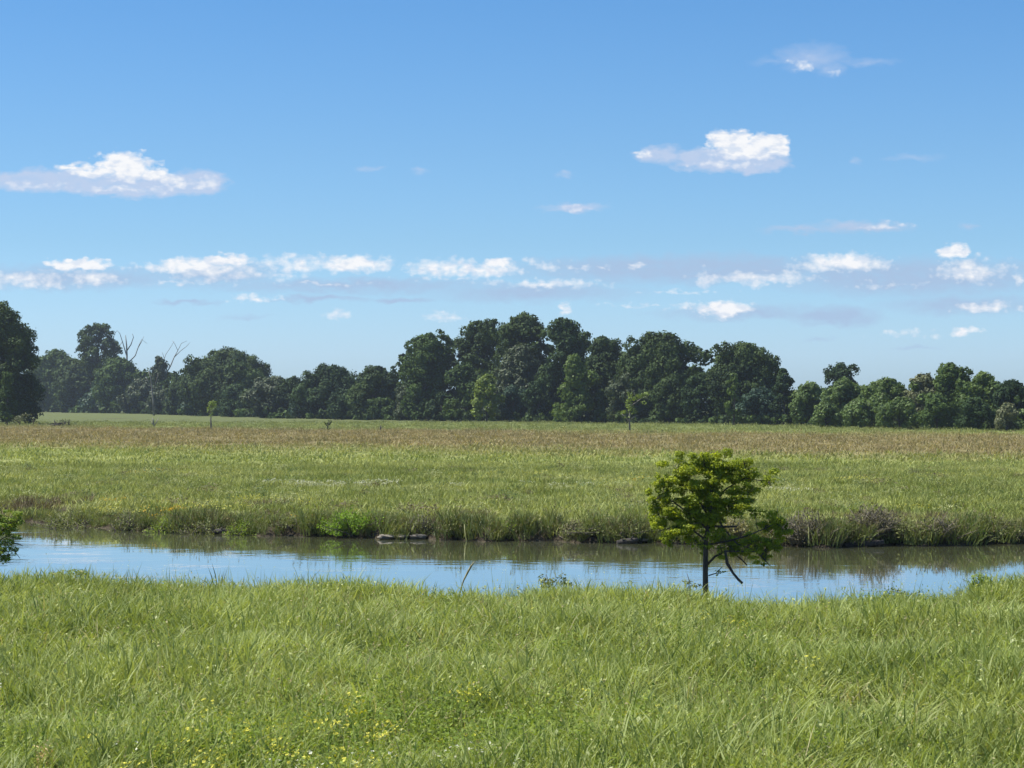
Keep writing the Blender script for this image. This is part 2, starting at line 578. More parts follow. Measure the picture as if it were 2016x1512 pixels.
def build_ground():
    xs = list(np.arange(-32, 32.01, 0.32))
    x, st = 32.0, 0.5
    while x < 3000:
        st *= 1.18
        x += st
        xs.append(x)
        xs.insert(0, -x)
    xs = np.array(xs)
    ne, fs = near_edge(xs), far_shore(xs)
    rows = []
    for y in np.linspace(-60, 12, 12):
        rows.append(np.full_like(xs, y))
    for t in np.linspace(0.03, 1, 60):
        rows.append(12 + (ne - 12) * t)
    for t in (0.4, 0.8, 1.3, 1.8, 2.4, 3.0, 3.6, 5.1):
        rows.append(ne + t)
    for t in np.linspace(0.2, 0.9, 5):
        rows.append((ne + 5.1) * (1 - t) + (fs - 3) * t)
    for t in (-3, -2, -1, -0.5, -0.2, 0, 0.07, 0.15, 0.25, 0.35, 0.5, 0.8, 1.2, 1.8, 2.5, 3.4):
        rows.append(fs + t)
    for t in np.linspace(0.02, 1, 55):
        rows.append((fs + 3.4) * (1 - t) + 160 * t)
    y, st = 160.0, 1.6
    while y < 4000:
        st *= 1.07
        y += st
        rows.append(np.full_like(xs, y))
    Y = np.array(rows)
    X = np.broadcast_to(xs, Y.shape)
    Z = ground_z(X, Y)
    V = np.stack([X, Y, Z], -1).reshape(-1, 3)
    nr, nc = Y.shape
    i = np.arange(nr - 1)[:, None] * nc + np.arange(nc - 1)[None, :]
    Q = np.stack([i, i + 1, i + nc + 1, i + nc], -1).reshape(-1, 4)
    o = mesh_np('ground', V, Q, None, None, ground_mat(), smooth=True)
    tag(o, 'flat grassy meadow ground cut by a narrow creek with low muddy banks', kind='structure')


build_ground()


def build_water():
    xs = np.arange(-300, 301, 10.0)
    ys = np.arange(36, 112, 8.0)
    X, Y = np.meshgrid(xs, ys)
    V = np.stack([X, Y, np.full_like(X, WZ)], -1).reshape(-1, 3)
    nr, nc = X.shape
    i = np.arange(nr - 1)[:, None] * nc + np.arange(nc - 1)[None, :]
    Q = np.stack([i, i + 1, i + nc + 1, i + nc], -1).reshape(-1, 4)
    o = mesh_np('water', V, Q, None, None, water_mat(), smooth=True)
    tag(o, 'calm brown creek water reflecting the pale blue sky', kind='structure')


build_water()


# ------------------------------------------------------------------ instanced ground cover (stuff)
def blades(n, rad, hmin, hmax, wid, lean=0.35, tints=(0.0, 1.0), heads=0.0, name='tuft', mat=None, curl=0.5):
    g = Geo()
    ang = rng.uniform(0, 2 * math.pi, n)
    rr = rad * np.sqrt(rng.uniform(0, 1, n))
    bx, by = rr * np.cos(ang), rr * np.sin(ang)
    hh = rng.uniform(hmin, hmax, n)
    az = rng.uniform(0, 2 * math.pi, n)
    fa = rng.uniform(0, math.pi, n)
    ln = rng.uniform(0.05, lean, n)
    cu = rng.uniform(0, curl, n)
    w = wid * rng.uniform(0.6, 1.4, n)
    tt = rng.uniform(tints[0], tints[1], n)
    P = []
    for k, t in enumerate((0.0, 0.4, 0.75, 1.0)):
        off = hh * (ln * t + cu * t * t * t)
        zz = hh * (t - 0.35 * cu * t ** 3)
        P.append(np.stack([bx + np.cos(az) * off, by + np.sin(az) * off, zz], -1))
    sd = np.stack([np.cos(fa), np.sin(fa), np.zeros(n)], -1)
    W = [0.9, 1.0, 0.7]
    cols = []
    for k in range(3):
        cols += [P[k] - sd * (w * W[k] * 0.5)[:, None], P[k] + sd * (w * W[k] * 0.5)[:, None]]
    cols.append(P[3])
    V = np.stack(cols, 1).reshape(-1, 3)
    b = np.arange(n)[:, None] * 7
    Q = np.concatenate([b + np.array([0, 1, 3, 2]), b + np.array([2, 3, 5, 4])])
    T = b + np.array([4, 5, 6])
    g.add(V, Q, T, np.repeat(tt, 7))
    if heads > 0:
        k = int(n * heads)
        idx = rng.choice(n, k, replace=False)
        C = np.repeat(P[3][idx], 5, axis=0) + rng.normal(size=(k * 5, 3)) * [0.008, 0.008, 0.03]
        g.leaves(C, rng.normal(size=(k * 5, 3)), wid * 1.3, 1.0 + rng.uniform(0, 0.4, k * 5), aspect=0.5)
    return g.build(name, mat, link=False)


def scatter(name, pts, srcs, rot, scl, label):
    """one stuff object: vertices carrying instances of a few source meshes"""
    o = mesh_np(name, pts)
    me = o.data
    a = me.attributes.new('rot', 'FLOAT_VECTOR', 'POINT')
    a.data.foreach_set('vector', np.asarray(rot, dtype=np.float32).ravel())
    a = me.attributes.new('scl', 'FLOAT_VECTOR', 'POINT')
    a.data.foreach_set('vector', np.asarray(scl, dtype=np.float32).ravel())
    a = me.attributes.new('idx', 'INT', 'POINT')
    a.data.foreach_set('value', rng.integers(0, len(srcs), len(pts)).astype(np.int32))
    ng = bpy.data.node_groups.new(name + '_scatter', 'GeometryNodeTree')
    ng.interface.new_socket('Geometry', in_out='INPUT', socket_type='NodeSocketGeometry')
    ng.interface.new_socket('Geometry', in_out='OUTPUT', socket_type='NodeSocketGeometry')
    gi = ng.nodes.new('NodeGroupInput')
    go = ng.nodes.new('NodeGroupOutput')
    iop = ng.nodes.new('GeometryNodeInstanceOnPoints')
    jn = ng.nodes.new('GeometryNodeJoinGeometry')
    L = ng.links.new
    for s_ in srcs:
        oi = ng.nodes.new('GeometryNodeObjectInfo')
        oi.inputs['Object'].default_value = s_
        oi.inputs['As Instance'].default_value = True
        L(oi.outputs['Geometry'], jn.inputs[0])
    L(gi.outputs[0], iop.inputs['Points'])
    L(jn.outputs[0], iop.inputs['Instance'])
    iop.inputs['Pick Instance'].default_value = True

    def na(nm, typ):
        n = ng.nodes.new('GeometryNodeInputNamedAttribute')
        n.data_type = typ
        n.inputs['Name'].default_value = nm
        return n.outputs[0]
    L(na('idx', 'INT'), iop.inputs['Instance Index'])
    e2r = ng.nodes.new('FunctionNodeEulerToRotation')
    L(na('rot', 'FLOAT_VECTOR'), e2r.inputs[0])
    L(e2r.outputs[0], iop.inputs['Rotation'])
    L(na('scl', 'FLOAT_VECTOR'), iop.inputs['Scale'])
    L(iop.outputs[0], go.inputs[0])
    md = o.modifiers.new('scatter', 'NODES')
    md.node_group = ng
    tag(o, label, kind='stuff')
    return o


def rnd_rot(n, tilt=0.12):
    return np.stack([rng.normal(0, tilt, n), rng.normal(0, tilt, n), rng.uniform(0, 2 * math.pi, n)], -1)


def rnd_scl(n, a, b, za=None, zb=None):
    s = rng.uniform(a, b, n)
    z = s if za is None else rng.uniform(za, zb, n)
    return np.stack([s, s, z], -1)


def pts_on(X, Y, dz=-0.02):
    return np.stack([X, Y, ground_z(X, Y) + dz], -1)


def wedge(n, y0, y1, slope=0.30, pad=3.0):
    """random places over the visible sector of ground, denser counts are area-uniform"""
    out = []
    tot = 0
    while tot < n:
        Y = rng.uniform(y0, y1, n)
        X = rng.uniform(-1, 1, n) * (slope * y1 + pad)
        k = np.abs(X) < slope * Y + pad
        out.append(np.stack([X[k], Y[k]], -1))
        tot += k.sum()
    A = np.concatenate(out)[:n]
    return A[:, 0], A[:, 1]


def lawn_mat(name, dark, light, pale, trans=0.4):
    m = bpy.data.materials.new(name)
    m.use_nodes = True
    m.node_tree.nodes.clear()
    h = NT(m.node_tree)
    geo = h.n('ShaderNodeNewGeometry')
    oi = h.n('ShaderNodeObjectInfo')
    n1 = h.noise(geo.outputs['Position'], 0.33, 3.0, 0.6)
    n2 = h.noise(geo.outputs['Position'], 1.3, 2.0, 0.6)
    f = h.m('ADD', h.m('MULTIPLY', h.attr('tint'), 0.38), h.m('ADD', h.m('MULTIPLY', h.ss(n1, 0.36, 0.64), 0.37), h.m('MULTIPLY', h.ss(n2, 0.35, 0.65), 0.25)))
    col = h.mix(f, dark, light)
    col = h.mix(h.ss(h.attr('tint'), 0.86, 1.1, 0, 0.85), col, pale)
    col = h.mix(h.ss(oi.outputs['Random'], 0.6, 1.0, 0, 0.35), col, (0.20, 0.20, 0.055))
    finish_leaf(h, col, trans, 0.6, 0.35)
    return m


M_GRASS = lawn_mat('grass_blades', (0.125, 0.178, 0.030), (0.365, 0.425, 0.130), (0.50, 0.54, 0.25))
M_GRASS_DRY = lawn_mat('dry_grass', (0.20, 0.19, 0.07), (0.33, 0.30, 0.13), (0.42, 0.38, 0.20))
M_MEADOW = meadow_tuft_mat('meadow_grass', 1.15)

near_srcs = [blades(50, 0.30, 0.30, 0.68, 0.020, 0.55, (0, 0.95), name='grass_tuft', mat=M_GRASS, curl=0.7) for _ in range(7)]
near_srcs += [blades(34, 0.30, 0.34, 0.74, 0.021, 0.50, (0.2, 1.05), heads=0.06, name='seeding_grass_tuft', mat=M_GRASS, curl=0.5) for _ in range(3)]
n = 13000
X, Y = wedge(n, 15.5, 51, 0.27, 2.5)
k = Y < near_edge(X) + 2.6
X, Y = X[k], Y[k]
swell = 0.5 + 0.25 * (np.sin(X * 1.1 + 1.3 * np.sin(Y * 0.7)) + np.sin(Y * 0.9 + 0.8 * np.sin(X * 0.6 + 2)))
nsc = rnd_scl(len(X), 0.8, 1.2, 0.6, 1.0)
nsc[:, 2] *= 0.72 + 0.55 * swell
k = rng.uniform(0, 1, len(X)) < 0.62 + 0.5 * swell
X, Y, nsc = X[k], Y[k], nsc[k]
scatter('near_bank_grass', pts_on(X, Y), near_srcs, rnd_rot(len(X), 0.18), nsc,
        'tall green grass covering the whole near bank below the water')

# sparse tall stalks standing against the water along the brink
stalk = [blades(7, 0.20, 0.35, 0.85, 0.010, 0.35, (0.3, 0.95), heads=0.3, name='grass_stalk', mat=M_GRASS, curl=0.35) for _ in range(5)]
n = 900
X = rng.uniform(-14, 14, n)
Y = near_edge(X) + rng.uniform(-1.0, 2.6, n)
dens = 0.35 + 0.65 * (np.sin(X * 0.9 + 1) > -0.2)
k = rng.uniform(0, 1, n) < dens
X, Y = X[k], Y[k]
scatter('brink_grass', pts_on(X, Y), stalk, rnd_rot(len(X)), rnd_scl(len(X), 0.8, 1.1, 0.8, 1.25),
        'thin grass stalks standing along the brink against the water')

# loose pale stems in the near grass
n = 900
X, Y = wedge(n, 16, 46, 0.27, 2.0)
k = Y < near_edge(X)
X, Y = X[k], Y[k]
pale = [blades(4, 0.15, 0.4, 0.75, 0.014, 0.6, (0.4, 1.2), heads=0.5, name='pale_stem', mat=M_GRASS_DRY, curl=0.9) for _ in range(4)]
scatter('pale_stems', pts_on(X, Y), pale, rnd_rot(len(X), 0.2), rnd_scl(len(X), 0.8, 1.1), 'scattered pale dry grass stems among the near green grass')

# meadow beyond the creek
m_near = [blades(46, 0.45, 0.16, 0.36, 0.022, 0.5, (0, 1.0), name='meadow_tuft', mat=M_MEADOW, curl=0.6) for _ in range(5)]
n = 15000
X, Y = wedge(n, 68, 135, 0.27, 4)
k = Y > far_shore(X) + 0.5
X, Y = X[k], Y[k]
scatter('meadow_grass', pts_on(X, Y), m_near, rnd_rot(len(X)), rnd_scl(len(X), 0.8, 1.4, 0.7, 1.35), 'short green meadow grass just beyond the creek')
m_far = [blades(60, 1.3, 0.16, 0.36, 0.045, 0.5, (0.2, 0.9), name='far_meadow_tuft', mat=M_MEADOW, curl=0.6) for _ in range(4)]
n = 17000
X, Y = wedge(n, 130, 420, 0.27, 6)
k = rng.uniform(0, 1, n) < np.clip(1.25 - Y / 420, 0.25, 1)
X, Y = X[k], Y[k]
scatter('far_meadow_grass', pts_on(X, Y), m_far, rnd_rot(len(X)), rnd_scl(len(X), 0.8, 1.6, 0.5, 1.15), 'far meadow grass with a rust brown belt below the trees')

# taller growth along the far bank
M_REED = lawn_mat('bank_growth', (0.060, 0.088, 0.020), (0.190, 0.235, 0.060), (0.22, 0.18, 0.09), trans=0.3)
M_REEDB = foliage_mat('dry_bank_growth', (0.06, 0.05, 0.03), (0.20, 0.16, 0.09), 1.5, 0.2)
reed = [blades(34, 0.32, 0.30, 0.75, 0.020, 0.35, (0, 1.0), heads=0.1, name='bank_tuft', mat=M_REED, curl=0.6) for _ in range(5)]
reedb = [blades(26, 0.28, 0.25, 0.65, 0.016, 0.5, (0, 1.0), name='dry_bank_tuft', mat=M_REEDB, curl=0.6) for _ in range(2)]
n = 2600
X = rng.uniform(-27, 27, n)
t = 0.06 + np.abs(rng.normal(0, 1.0, n))
Y = far_shore(X) + t
sc = np.interp(X, [-25, -15, -11, 25], [0.45, 0.55, 0.9, 1.05]) * np.clip(1.15 - t * 0.22, 0.4, 1) * (0.95 + 0.28 * np.sin(X * 1.9 + 1) * np.sin(X * 0.7) + 0.18 * np.sin(X * 5.3))
scl = rnd_scl(n, 0.8, 1.2, 0.6, 1.2) * sc[:, None]
scatter('far_bank_growth', pts_on(X, Y), reed + reedb, rnd_rot(n, 0.2), scl, 'rank grass and weeds overhanging the dark far bank of the creek')


def herb(n, h, rad, lsize, mat, name='herb', tints=(0, 1)):
    g = Geo()
    for i in range(5):
        a = rng.uniform(0, 6.28)
        r = rad * rng.uniform(0, 0.6)
        x, y = r * math.cos(a), r * math.sin(a)
        g.tube([(x * 0.3, y * 0.3, 0), (x * 0.8, y * 0.8, h * 0.5), (x * 1.2, y * 1.2, h * 0.95)], [0.006, 0.005, 0.003], 4, 0.3)
    C = rng.normal(size=(n, 3)) * [rad * 0.5, rad * 0.5, h * 0.25] + [0, 0, h * 0.65]
    g.leaves(C, rng.normal(size=(n, 3)) + [0, 0, 1.2], lsize, rng.uniform(*tints, n), 0.5)
    return g.build(name, mat, link=False)


def flower_mat(name, c, c2, em=None):
    return foliage_mat(name, c, c2, 2.0, 0.25, 0.6)


M_YEL = flower_mat('yellow_petals', (0.44, 0.42, 0.04), (0.64, 0.60, 0.08))
M_YELP = flower_mat('pale_yellow_petals', (0.36, 0.34, 0.05), (0.55, 0.52, 0.09))
M_GOLD = flower_mat('golden_petals', (0.55, 0.33, 0.03), (0.70, 0.48, 0.06))
M_WHT = flower_mat('white_petals', (0.45, 0.47, 0.36), (0.75, 0.75, 0.66))
M_PALE = flower_mat('pale_petals', (0.24, 0.26, 0.15), (0.46, 0.47, 0.34))
M_HERB = foliage_mat('broad_leaves', (0.11, 0.18, 0.025), (0.26, 0.33, 0.05), 1.0, 0.4)


def bloom(n, h, rad, mat, fs=0.012, name='flower'):
    """stems with little five-petal heads"""
    g = Geo()
    for i in range(n):
        a = rng.uniform(0, 6.28)
        r = rad * math.sqrt(rng.uniform(0, 1))
        hh = h * rng.uniform(0.75, 1.1)
        c = np.array([r * math.cos(a), r * math.sin(a), hh])
        nrm = np.array([rng.normal(0, 0.5), rng.normal(0, 0.5) - 0.4, 1.0])
        th = np.arange(5) * 2 * math.pi / 5 + rng.uniform(0, 1)
        t1 = np.cross(nrm, (1, 0.2, 0))
        t1 /= np.linalg.norm(t1)
        t2 = np.cross(nrm / np.linalg.norm(nrm), t1)
        C = c + fs * (np.outer(np.cos(th), t1) + np.outer(np.sin(th), t2))
        g.leaves(C, np.tile(nrm, (5, 1)) + rng.normal(0, 0.3, (5, 3)), fs, rng.uniform(0, 1, 5), 0.7)
    return g.build(name, mat, link=False)


def patches(lst, n, ymax=None):
    """random places inside soft round patches given as (photo column, distance, radius x, radius y, weight)"""
    w = np.array([p[4] for p in lst], float)
    idx = rng.choice(len(lst), n, p=w / w.sum())
    A = np.array(lst)[idx]
    X = ground_xy(A[:, 0], A[:, 1]) + rng.normal(0, 1, n) * A[:, 2]
    Y = A[:, 1] + rng.normal(0, 1, n) * A[:, 3]
    return X, Y


def dgr(py, z=0.3):
    return (CAMZ - z) * F / (py - HOR)


yl = [bloom(14, 0.50, 0.16, M_YEL, 0.011, 'yellow_flower') for _ in range(3)] + [herb(60, 0.5, 0.18, 0.022, M_HERB, 'flower_leaves', (0.3, 1)) for _ in range(2)]
X, Y = patches([(330, dgr(1440), 0.5, 1.0, 2), (450, dgr(1470), 0.7, 0.8, 2.5), (540, dgr(1450), 0.6, 1.0, 2), (300, dgr(1500), 0.3, 0.6, 1),
                (610, dgr(1490), 0.5, 0.6, 1.2), (740, dgr(1470), 0.3, 0.8, 1.0), (900, dgr(1390), 0.2, 0.5, 0.5), (820, dgr(1450), 0.6, 1.0, 0.8),
                (1030, dgr(1178), 0.2, 0.5, 0.5), (1450, dgr(1222), 0.25, 0.7, 0.7), (600, dgr(1230), 0.2, 0.5, 0.35), (1350, dgr(1460), 0.8, 0.8, 0.6),
                (1000, dgr(1400), 2.5, 3.0, 1.2), (100, dgr(1130), 0.3, 0.5, 0.7), (1960, dgr(1440), 0.4, 0.6, 0.3)], 180)
scatter('yellow_wildflowers', pts_on(X, Y), yl, rnd_rot(len(X)), rnd_scl(len(X), 0.8, 1.2, 0.7, 1.1), 'small yellow wildflowers scattered in the near grass, thickest at lower left')
wf = [bloom(7, 0.46, 0.14, M_WHT, 0.011, 'white_flower') for _ in range(3)]
X, Y = patches([(180, dgr(1500), 0.3, 0.4, 1.2), (690, dgr(1498), 0.5, 0.4, 1.5), (820, dgr(1490), 0.4, 0.5, 1.5), (900, dgr(1500), 0.4, 0.3, 1),
                (1110, dgr(1390), 0.3, 0.4, 0.5), (1880, dgr(1195), 0.6, 0.3, 0.6), (1000, dgr(1350), 3.5, 4, 0.5)], 26)
scatter('white_wildflowers', pts_on(X, Y), wf, rnd_rot(len(X)), rnd_scl(len(X), 0.8, 1.2, 0.8, 1.1), 'small white wildflowers dotted through the nearest grass')
hb = [herb(120, 0.5, 0.22, 0.022, M_HERB, 'broadleaf_herb') for _ in range(4)]
X, Y = patches([(450, dgr(1460), 1.6, 1.2, 2), (900, dgr(1480), 2.0, 0.8, 2), (150, dgr(1480), 0.8, 0.8, 1), (700, dgr(1400), 1.5, 1.2, 1),
                (1200, dgr(1450), 2, 1.5, 1), (100, dgr(1130), 0.5, 0.4, .8), (1750, dgr(1180), 0.5, 0.4, 0.5), (1000, 28, 6, 6, 4)], 750)
scatter('broadleaf_herbs', pts_on(X, Y), hb, rnd_rot(len(X)), rnd_scl(len(X), 0.7, 1.1), 'low broad-leaved herbs mixed into the nearest grass')

# flower drifts in the meadow beyond the creek
fy = [bloom(16, 0.36, 0.5, M_YELP, 0.018, 'meadow_flower') for _ in range(3)]
X, Y = patches([(1010, 111, 1.3, 1.2, 2), (1090, 111, 0.9, 1, 1), (1240, 107, 1.0, 2, 2), (1580, 106, 1.2, 1, 1.3), (1720, 104, 1.5, 1, 1), (1930, 112, 2, 2, 1),
                (230, 83, 1.0, 0.8, 1.5), (260, 81.5, 1.5, 0.5, 1.5), (340, 79, 1.8, 0.6, 1.5), (500, 84, 0.7, 0.5, 1), (1780, 78, 0.8, 0.6, 1), (1900, 100, 3, 3, 0.8)], 55)
scatter('meadow_yellow_flowers', pts_on(X, Y), fy, rnd_rot(len(X)), rnd_scl(len(X), 0.7, 1.1, 0.8, 1.2), 'drifts of yellow flowers in the meadow across the creek')
fg = [bloom(14, 0.36, 0.45, M_GOLD, 0.018, 'golden_flower') for _ in range(2)]
X, Y = patches([(300, 118, 0.8, 1.2, 1.5), (215, 84, 0.5, 0.4, 1), (330, 79, 0.7, 0.5, 1), (1245, 104, 0.6, 1.2, 0.8), (620, 76, 0.5, 0.4, 0.5)], 20)
scatter('meadow_golden_flowers', pts_on(X, Y), fg, rnd_rot(len(X)), rnd_scl(len(X), 0.7, 1.1, 0.8, 1.2), 'small golden flower patches in the meadow at left')
fw = [bloom(40, 0.34, 0.5, M_PALE, 0.020, 'pale_flower') for _ in range(2)]
X, Y = patches([(595, 100, 0.9, 0.8, 2.2), (690, 101, 1.1, 0.8, 1.6), (790, 100, 0.8, 0.6, 0.8), (1560, 93, 1.0, 0.5, 0.8), (1150, 100, 3, 2, 0.6)], 38)
scatter('meadow_white_flowers', pts_on(X, Y), fw, rnd_rot(len(X)), rnd_scl(len(X), 0.7, 1.1, 0.8, 1.2), 'pale whitish flower patches in the middle of the meadow')
for wn, mt, cnt, lab in [('dark_meadow_weeds', foliage_mat('dark_weed', (0.07, 0.11, 0.035), (0.15, 0.20, 0.07), 1.0, 0.3), 170, 'darker green weed clumps dotted through the meadow across the creek'),
                         ('pale_meadow_weeds', foliage_mat('pale_weed', (0.20, 0.22, 0.09), (0.36, 0.38, 0.18), 1.0, 0.3), 260, 'pale yellowish weed clumps dotted through the meadow across the creek'),
                         ('tawny_meadow_weeds', M_REEDB, 90, 'tawny dry weed clumps dotted through the meadow across the creek')]:
    src = [herb(150, 0.42, 0.5, 0.035, mt, wn) for _ in range(3)]
    X, Y = wedge(cnt, 74, 125, 0.27, 2)
    k = Y > far_shore(X) + 1.2
    X, Y = X[k], Y[k]
    scatter(wn, pts_on(X, Y), src, rnd_rot(len(X)), rnd_scl(len(X), 0.6, 1.6, 0.6, 1.1), lab)
# tan dry grass above the bank at far left
dt = [blades(40, 0.35, 0.3, 0.5, 0.02, 0.5, (0.3, 1.1), name='tan_tuft', mat=M_REEDB, curl=0.6) for _ in range(2)]
X, Y = patches([(20, 87, 1.0, 1.2, 1.5), (80, 86, 1.0, 1.0, 1.5), (500, 77.5, 0.8, 0.5, .8), (550, 82, 0.8, 0.6, .6), (1720, 74, 1.0, 0.6, .8), (1900, 74, 1.4, 0.6, .6), (900, 75.5, .6, .5, .4)], 130)
scatter('tan_dry_grass', pts_on(X, Y), dt, rnd_rot(len(X)), rnd_scl(len(X), 0.7, 1.0), 'patches of tan dry grass above the far bank')
# algae / floating weed near left shore
M_ALG = foliage_mat('floating_weed', (0.12, 0.17, 0.03), (0.25, 0.30, 0.09), 2.0, 0.1)
g = Geo()
n = 500
a = rng.uniform(0, 6.28, n)
r = np.sqrt(rng.uniform(0, 1, n))
cx = ground_xy(200, 82)
g.leaves(np.stack([cx + 1.0 * r * np.cos(a), 81.3 + 1.2 * r * np.sin(a), np.full(n, WZ + 0.025) + rng.uniform(0, 0.02, n)], -1),
         np.tile([0, 0, 1.0], (n, 1)) + rng.normal(0, 0.12, (n, 3)), 0.07, rng.uniform(0, 1, n))
tag(g.build('floating_weed', M_ALG), 'mat of pale green floating weed by the left far shore', kind='stuff')

# ------------------------------------------------------------------ treeline
def base_row(px):
    return float(np.interp(px, [-200, 70, 300, 520, 750, 1000, 1300, 1560, 1700, 1850, 2016, 2300],
                           [806, 811, 815.5, 823, 827.5, 831, 835, 838.5, 843, 846, 849, 854]))


def tree_mats():
    K = {}
    K['oak'] = foliage_mat('dark_oak_leaves', (0.013, 0.027, 0.010), (0.066, 0.102, 0.027), 0.12, 0.2, 0.7, 0.5, spec=0.12)
    K['deep'] = foliage_mat('deep_green_leaves', (0.012, 0.027, 0.011), (0.050, 0.086, 0.026), 0.12, 0.2, 0.7, 0.5, spec=0.12)
    K['mid'] = foliage_mat('mid_green_leaves', (0.030, 0.055, 0.016), (0.080, 0.128, 0.030), 0.12, 0.25, 0.7, 0.5, spec=0.12)
    K['olive'] = foliage_mat('grey_olive_leaves', (0.030, 0.045, 0.020), (0.070, 0.095, 0.038), 0.12, 0.2, 0.6, 0.5)
    K['teal'] = foliage_mat('blue_green_leaves', (0.020, 0.046, 0.028), (0.050, 0.095, 0.050), 0.12, 0.2, 0.6, 0.5)
    K['bright'] = foliage_mat('bright_green_leaves', (0.055, 0.095, 0.018), (0.125, 0.185, 0.035), 0.3, 0.35, 0.6, 0.6)
    K['lime'] = foliage_mat('yellow_green_leaves', (0.09, 0.135, 0.022), (0.20, 0.26, 0.045), 0.3, 0.35, 0.6, 0.6)
    K['willow'] = foliage_mat('light_willow_leaves', (0.045, 0.080, 0.018), (0.125, 0.185, 0.045), 0.3, 0.3, 0.6, 0.55)
    K['tan'] = foliage_mat('tan_green_leaves', (0.070, 0.085, 0.034), (0.145, 0.155, 0.070), 0.3, 0.25, 0.6, 0.55)
    return K


TM = tree_mats()
M_BARK = bark_mat('dark_bark', (0.035, 0.028, 0.022), (0.10, 0.085, 0.068), 3.0)
M_DEAD = bark_mat('bleached_wood', (0.10, 0.095, 0.085), (0.22, 0.21, 0.185), 2.0)


def crown_lobes(w, h, z0, style, nl):
    L = []
    dep = w * 0.75
    for i in range(nl):
        t = (i + rng.uniform(0, 1)) / nl
        if style == 'dome':
            prof = math.sqrt(max(0.0, 1 - max(0, (t - 0.30) / 0.74) ** 2)) * (0.9 if t < 0.15 else 1)
        elif style == 'cone':
            prof = 1.0 - 0.75 * t
        elif style == 'column':
            prof = 0.85 * math.sqrt(max(0.0, 1 - max(0, (t - 0.6) / 0.44) ** 2))
        elif style == 'sparse':
            prof = 0.6 + 0.4 * math.sin(math.pi * min(1, t * 1.1)) if t > 0.25 else 0.6
        else:
            prof = 1.0
        rl = w * rng.uniform(0.10, 0.21) * (0.8 if style in ('sparse',) else 1.0)
        a = rng.uniform(0, 2 * math.pi)
        rr = math.sqrt(rng.uniform(0.12, 1.0))
        rx = max(0.0, w * 0.5 * prof - rl * 0.85)
        ry = max(0.0, dep * 0.5 * prof - rl * 0.85)
        z = z0 + rl * 0.6 + t * max(0.1, (h - z0 - rl * 1.45))
        L.append((rx * rr * math.cos(a), ry * rr * math.sin(a), z, rl))
    L.append((rng.uniform(-0.05, 0.05) * w, 0, h - w * 0.13, w * 0.13))
    return L


def fill_lobe(g, c, rl, leaf, dens, tb=0.5, flat=0.8):
    """leaf faces over a lumpy clump: small sub-clumps on its surface"""
    ns = 9
    sd = sphere_dirs(ns, 0.35)
    per = max(8, int(dens * 12.57 * rl * rl / (leaf * leaf) / (ns + 4)))
    # main body
    d = sphere_dirs(per * 4, 0.15)
    rad = rl * (0.66 + 0.28 * rng.uniform(0, 1, len(d)) + 0.22 * rng.uniform(0, 1, len(d)) ** 6)
    C = c + d * rad[:, None] * [1, 1, flat]
    g.leaves(C, d + rng.normal(0, 0.40, d.shape), leaf, np.clip(tb + rng.uniform(-0.35, 0.35, len(d)), 0, 1), 0.75)
    for q in sd:
        r2 = rl * rng.uniform(0.26, 0.42)
        c2 = c + q * rl * 0.78 * [1, 1, flat]
        d = sphere_dirs(per, 0.25)
        C = c2 + d * (r2 * (0.55 + 0.5 * rng.uniform(0, 1, per) + 0.4 * rng.uniform(0, 1, per) ** 5))[:, None]
        g.leaves(C, d + q * 0.4 + rng.normal(0, 0.45, d.shape), leaf, np.clip(tb + rng.uniform(-0.15, 0.15) + rng.uniform(-0.3, 0.3, per), 0, 1), 0.75)


def tree(cx, top, wpx, kind, label, back=0.0, style='dome', nl=None, dens=0.55, z0f=0.04, base=None, mat=None, name='broadleaf_tree', extra=None, group='trees of the treeline'):
    b = base if base is not None else base_row(cx)
    d = 4 * F / (b - HOR) + back
    x = ground_xy(cx, d)
    h = zat(top - 5, d)
    w = wpx * 1.04 / F * d
    dep = w * 0.75
    y = d + dep * 0.5
    root = empty(name, (x, y, 0))
    tag(root, label, 'tree', group)
    tg = Geo()
    lean = rng.uniform(-0.04, 0.04) * h
    r0 = max(0.12, 0.018 * h)
    tg.tube([(0, 0, -0.3), (lean * 0.2, 0, h * 0.12), (lean * 0.6, 0, h * 0.4), (lean, 0, h * 0.82)], [r0 * 1.5, r0, r0 * 0.7, r0 * 0.15], 8, 0.5, 0.08)
    lobes = crown_lobes(w, h, h * z0f, style, int(1.35 * (nl or int(22 + w * 0.9))))
    for (lx, ly, lz, rl) in lobes[::2]:
        s = max(h * 0.1, lz * 0.45)
        tg.tube([(lean * s / h, 0, s), ((lx + lean) * 0.5, ly * 0.5, (s + lz) * 0.52), (lx, ly, lz)], [r0 * 0.42, r0 * 0.28, r0 * 0.08], 5, 0.5)
    tg.build('trunk', M_BARK, root)
    g = Geo()
    leaf = max(0.10, 0.00055 * d)
    for (lx, ly, lz, rl) in lobes:
        fill_lobe(g, np.array([lx, ly, lz]), rl, leaf, dens, rng.uniform(0.3, 0.7))
    if extra:
        for (ex, ey, er) in extra:     # extra clumps on the outline: offset from centre column, photo row, radius in photo pixels
            rl = 1.35 * er / F * d
            fill_lobe(g, np.array([0.88 * ex / F * d, rng.uniform(-0.15, 0.15) * dep, zat(ey + er * 0.75, d)]), rl, leaf, dens, 0.5, 0.9)
    g.build('crown', mat or TM[kind], root)
    return root


T = tree
